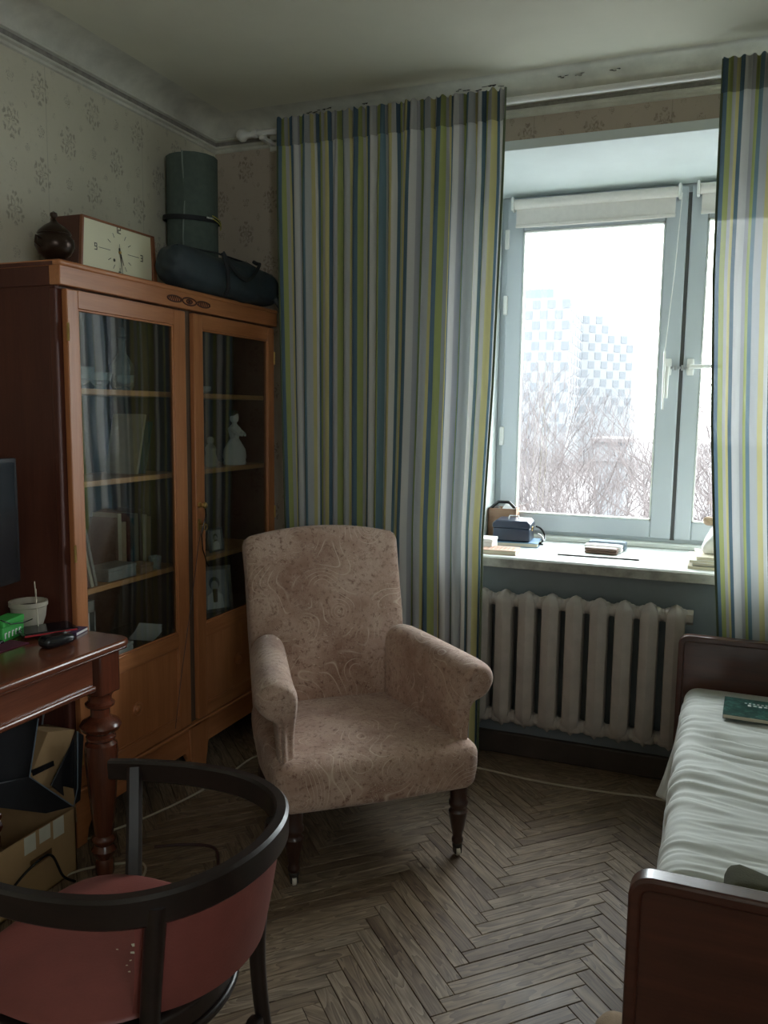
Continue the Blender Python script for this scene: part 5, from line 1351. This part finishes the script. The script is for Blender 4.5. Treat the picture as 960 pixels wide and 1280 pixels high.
# ================================================================== OUTSIDE
GZ = -15.0
g = MB().grid(lambda u, v: Vector((-420 + 620 * u, 6 + 520 * v, GZ + noise.noise(Vector((u * 9, v * 9, 0))) * .8)), 40, 40).build('snow_ground', M['snow']); struct(g)
def P_at(px, py, Y): return at(px, py, 1, Y)
ap = thing('apartment_tower', 'tall pale apartment tower with a checkerboard of windows beyond the trees', 'building', P_at(690, 600, 250) * 1.0)
bpy.data.objects['apartment_tower'].location.z = GZ; WM['apartment_tower'] = Matrix.Translation((ap.location.x, ap.location.y, GZ))
YA, YBk = 250, 292
A = P_at(612, 380, YA); Bc = P_at(713, 380, YA); Cc = P_at(729, 400, YBk); Dc = P_at(792, 420, YBk + 12)
zt1 = P_at(690, 372, YA).z; zt2 = P_at(735, 392, YBk).z; zt3 = P_at(765, 415, YBk).z
def wallblk(p, q, z1, back, nm, bx=0):
    m = MB(); a = Vector((p.x, p.y, 0)); b = Vector((q.x, q.y, 0)); n = Vector((bx, back, 0))
    vs = [a, b, b + n, a + n]; m.add([Vector((v.x, v.y, GZ)) for v in vs] + [Vector((v.x, v.y, z1)) for v in vs], [(0, 3, 2, 1), (4, 5, 6, 7), (0, 1, 5, 4), (1, 2, 6, 5), (2, 3, 7, 6), (3, 0, 4, 7)])
    return m.build(nm, M['out_wall'], ap, world=True)
wallblk(A, Bc, zt1, 30, 'tower_block', -9); wallblk(Bc, Cc, zt1 - .5, 4, 'fin_block', -16); 
mid = Cc.lerp(Dc, .5); wallblk(Cc, mid, zt2, 20, 'stepped_block'); wallblk(mid, Dc, zt3, 20, 'stepped_block')
rf = P_at(676, 362, YA + 5); B(P_at(640, 365, YA + 4).x, P_at(692, 365, YA + 4).x, YA + 4, YA + 12, zt1, zt1 + 3.2).build('roof_house', M['out_roof'], ap, world=True)
for i in range(5): x = P_at(655 + i * 8, 365, YA + 6).x; MB().tube([(x, YA + 5, zt1 + 3), (x, YA + 5, zt1 + 5.5 - (i % 2))], .25, 5).build('roof_mast', M['out_roof'], ap, world=True)
# windows share one mesh per kind
wc = {}
def window(c, w, h, dirv):
    key = (round(w, 2), round(h, 2))
    ang_ = math.atan2(dirv.y, dirv.x)
    if key not in wc:
        m = MB(); m.box(-w / 2, w / 2, -.12, .05, -h / 2, h / 2)
        o = m.build('window', M['out_win'], ap); wc[key] = o
        MB().box(-.08, .08, -.18, -.1, -h / 2, h / 2).build('mullion', M['out_wall'], o)
    else: o = wc[key].copy(); col.objects.link(o); o.parent = ap
    o.location = WM['apartment_tower'].inverted() @ c; o.rotation_euler = (0, 0, ang_); return o
rowh = 3.02
def checker(p, q, ztop, rows, cols, w, h, ph=0, chk=True):
    d = (q - p); d.z = 0; L = d.length; d.normalize()
    for r in range(rows):
        for c in range(cols):
            if chk and (r + c + ph) % 2: continue
            P = Vector((p.x, p.y, 0)) + d * (L * (c + .5) / cols); window(Vector((P.x, P.y, ztop - 1.9 - r * rowh)), w, h, d)
checker(A, Bc, zt1, 13, 11, 2.25, 2.45)
checker(Bc, Cc, zt1 - .5, 13, 5, 6.6, 2.2, chk=False)
checker(Cc, mid, zt2, 11, 4, 2.35, 2.4, chk=True); checker(mid, Dc, zt3, 9, 4, 2.35, 2.4, ph=0)
# low pavilion in the park
pv = thing('low_pavilion', 'low pale pavilion roof among the bare trees', 'building', (P_at(765, 548, 120).x, 120, GZ))
zz = P_at(765, 548, 120).z
B(P_at(742, 548, 120).x, P_at(785, 548, 120).x, 120, 130, zz - 3.2, zz - .5).build('pavilion_wall', M['out_wall'], pv, world=True)
B(P_at(738, 548, 120).x, P_at(790, 548, 120).x, 119, 131, zz - .5, zz).build('flat_roof', M['snow'], pv, world=True)
B(P_at(745, 548, 120).x, P_at(782, 548, 120).x, 121, 129, GZ - 1, zz - 3.2).build('pavilion_base', M['out_wall'], pv, world=True)

def tree_mesh(seed, H, spread_, depth=6):
    rnd = random.Random(seed); tr = MB(); br = MB()
    def grow(p, d, ln, r, lev):
        n = 3 if lev < 3 else 2; pts = [p]; q = p; dd = d.copy()
        for i in range(n):
            dd = (dd + Vector((rnd.gauss(0, .13), rnd.gauss(0, .13), rnd.gauss(.05, .06)))).normalized(); q = q + dd * ln / n; pts.append(q)
        k = len(pts) - 1
        (tr if lev < 1 else br).tube(pts, [r * (1 - .35 * i / k) for i in range(k + 1)], 6 if lev < 1 else 3, cap=False)
        if lev >= depth: return
        nb = 3 if lev < 2 else rnd.choice((2, 3))
        for i in range(nb):
            ax = Vector((rnd.gauss(0, 1), rnd.gauss(0, 1), rnd.gauss(0, .3))).normalized()
            nd = (dd + ax * spread_ * (.5 + rnd.random() * .6)).normalized(); nd.z = nd.z * .9 + .12
            grow(pts[-1] if i == 0 or lev > 2 else pts[rnd.randint(1, k)], nd, ln * rnd.uniform(.66, .86), r * .62, lev + 1)
    grow(Vector((0, 0, 0)), Vector((0, 0, 1)), H * .27, H * .011, 0)
    return tr, br
protos = []
for i, (sd, sp_, dp) in enumerate(((11, .62, 7), (23, .85, 7), (5, .5, 7))):
    tr, br = tree_mesh(sd, 16, sp_, dp)
    protos.append((tr, br))
tp = {}
def tree(px, top_py, Y, kind, label, rz):
    zt_ = P_at(px, top_py, Y); H = zt_.z - GZ; s = H / 15.2
    if kind not in tp:
        t = thing('bare_tree', label, 'tree', (zt_.x, Y, GZ), 0, 'bare trees outside the window'); tr, br = protos[kind]
        a = tr.build('trunk', M['twig'], t); b = br.build('branches', M['twig'], t); b['kind'] = 'stuff'; tp[kind] = (t, a, b)
    else:
        t0, a0, b0 = tp[kind]; t = t0.copy(); col.objects.link(t); t['label'] = label
        for c in (a0, b0): k = c.copy(); col.objects.link(k); k.parent = t
    t.location = (zt_.x, Y, GZ); t.rotation_euler = (0, 0, rz); t.scale = (s, s, s); return t
spots = [(655, 410, 36, 2, 'tallest bare tree at the left edge of the window view'), (690, 470, 46, 0, 'thin bare tree in front of the left tower block'), (728, 505, 52, 1, 'bare tree in front of the narrow fins of the tower'),
         (775, 500, 58, 0, 'bare tree just right of the low pavilion'), (815, 440, 40, 2, 'tall slim bare tree at the right edge of the left pane'), (884, 420, 38, 1, 'tall bare tree seen through the right sash'),
         (905, 470, 50, 0, 'bare tree beside the right curtain edge'), (625, 520, 60, 1, 'bare tree mostly hidden by the left curtain'), (702, 535, 78, 1, 'far bushy bare tree below the tower windows'),
         (748, 530, 88, 0, 'farthest bare tree behind the low pavilion'), (800, 520, 80, 1, 'far bushy bare tree right of the pavilion roof'), (660, 552, 28, 1, 'low bare tree above the navy cash box'),
         (745, 562, 27, 0, 'low bare tree above the three glasses cases'), (805, 556, 30, 2, 'low bare tree beside the window mullion'), (866, 545, 29, 1, 'low bare tree at the bottom of the right sash')]
for i, (px, py, Y, k, lb) in enumerate(spots): tree(px, py, Y, k, lb, i * 1.37)
bpy.context.view_layer.update()
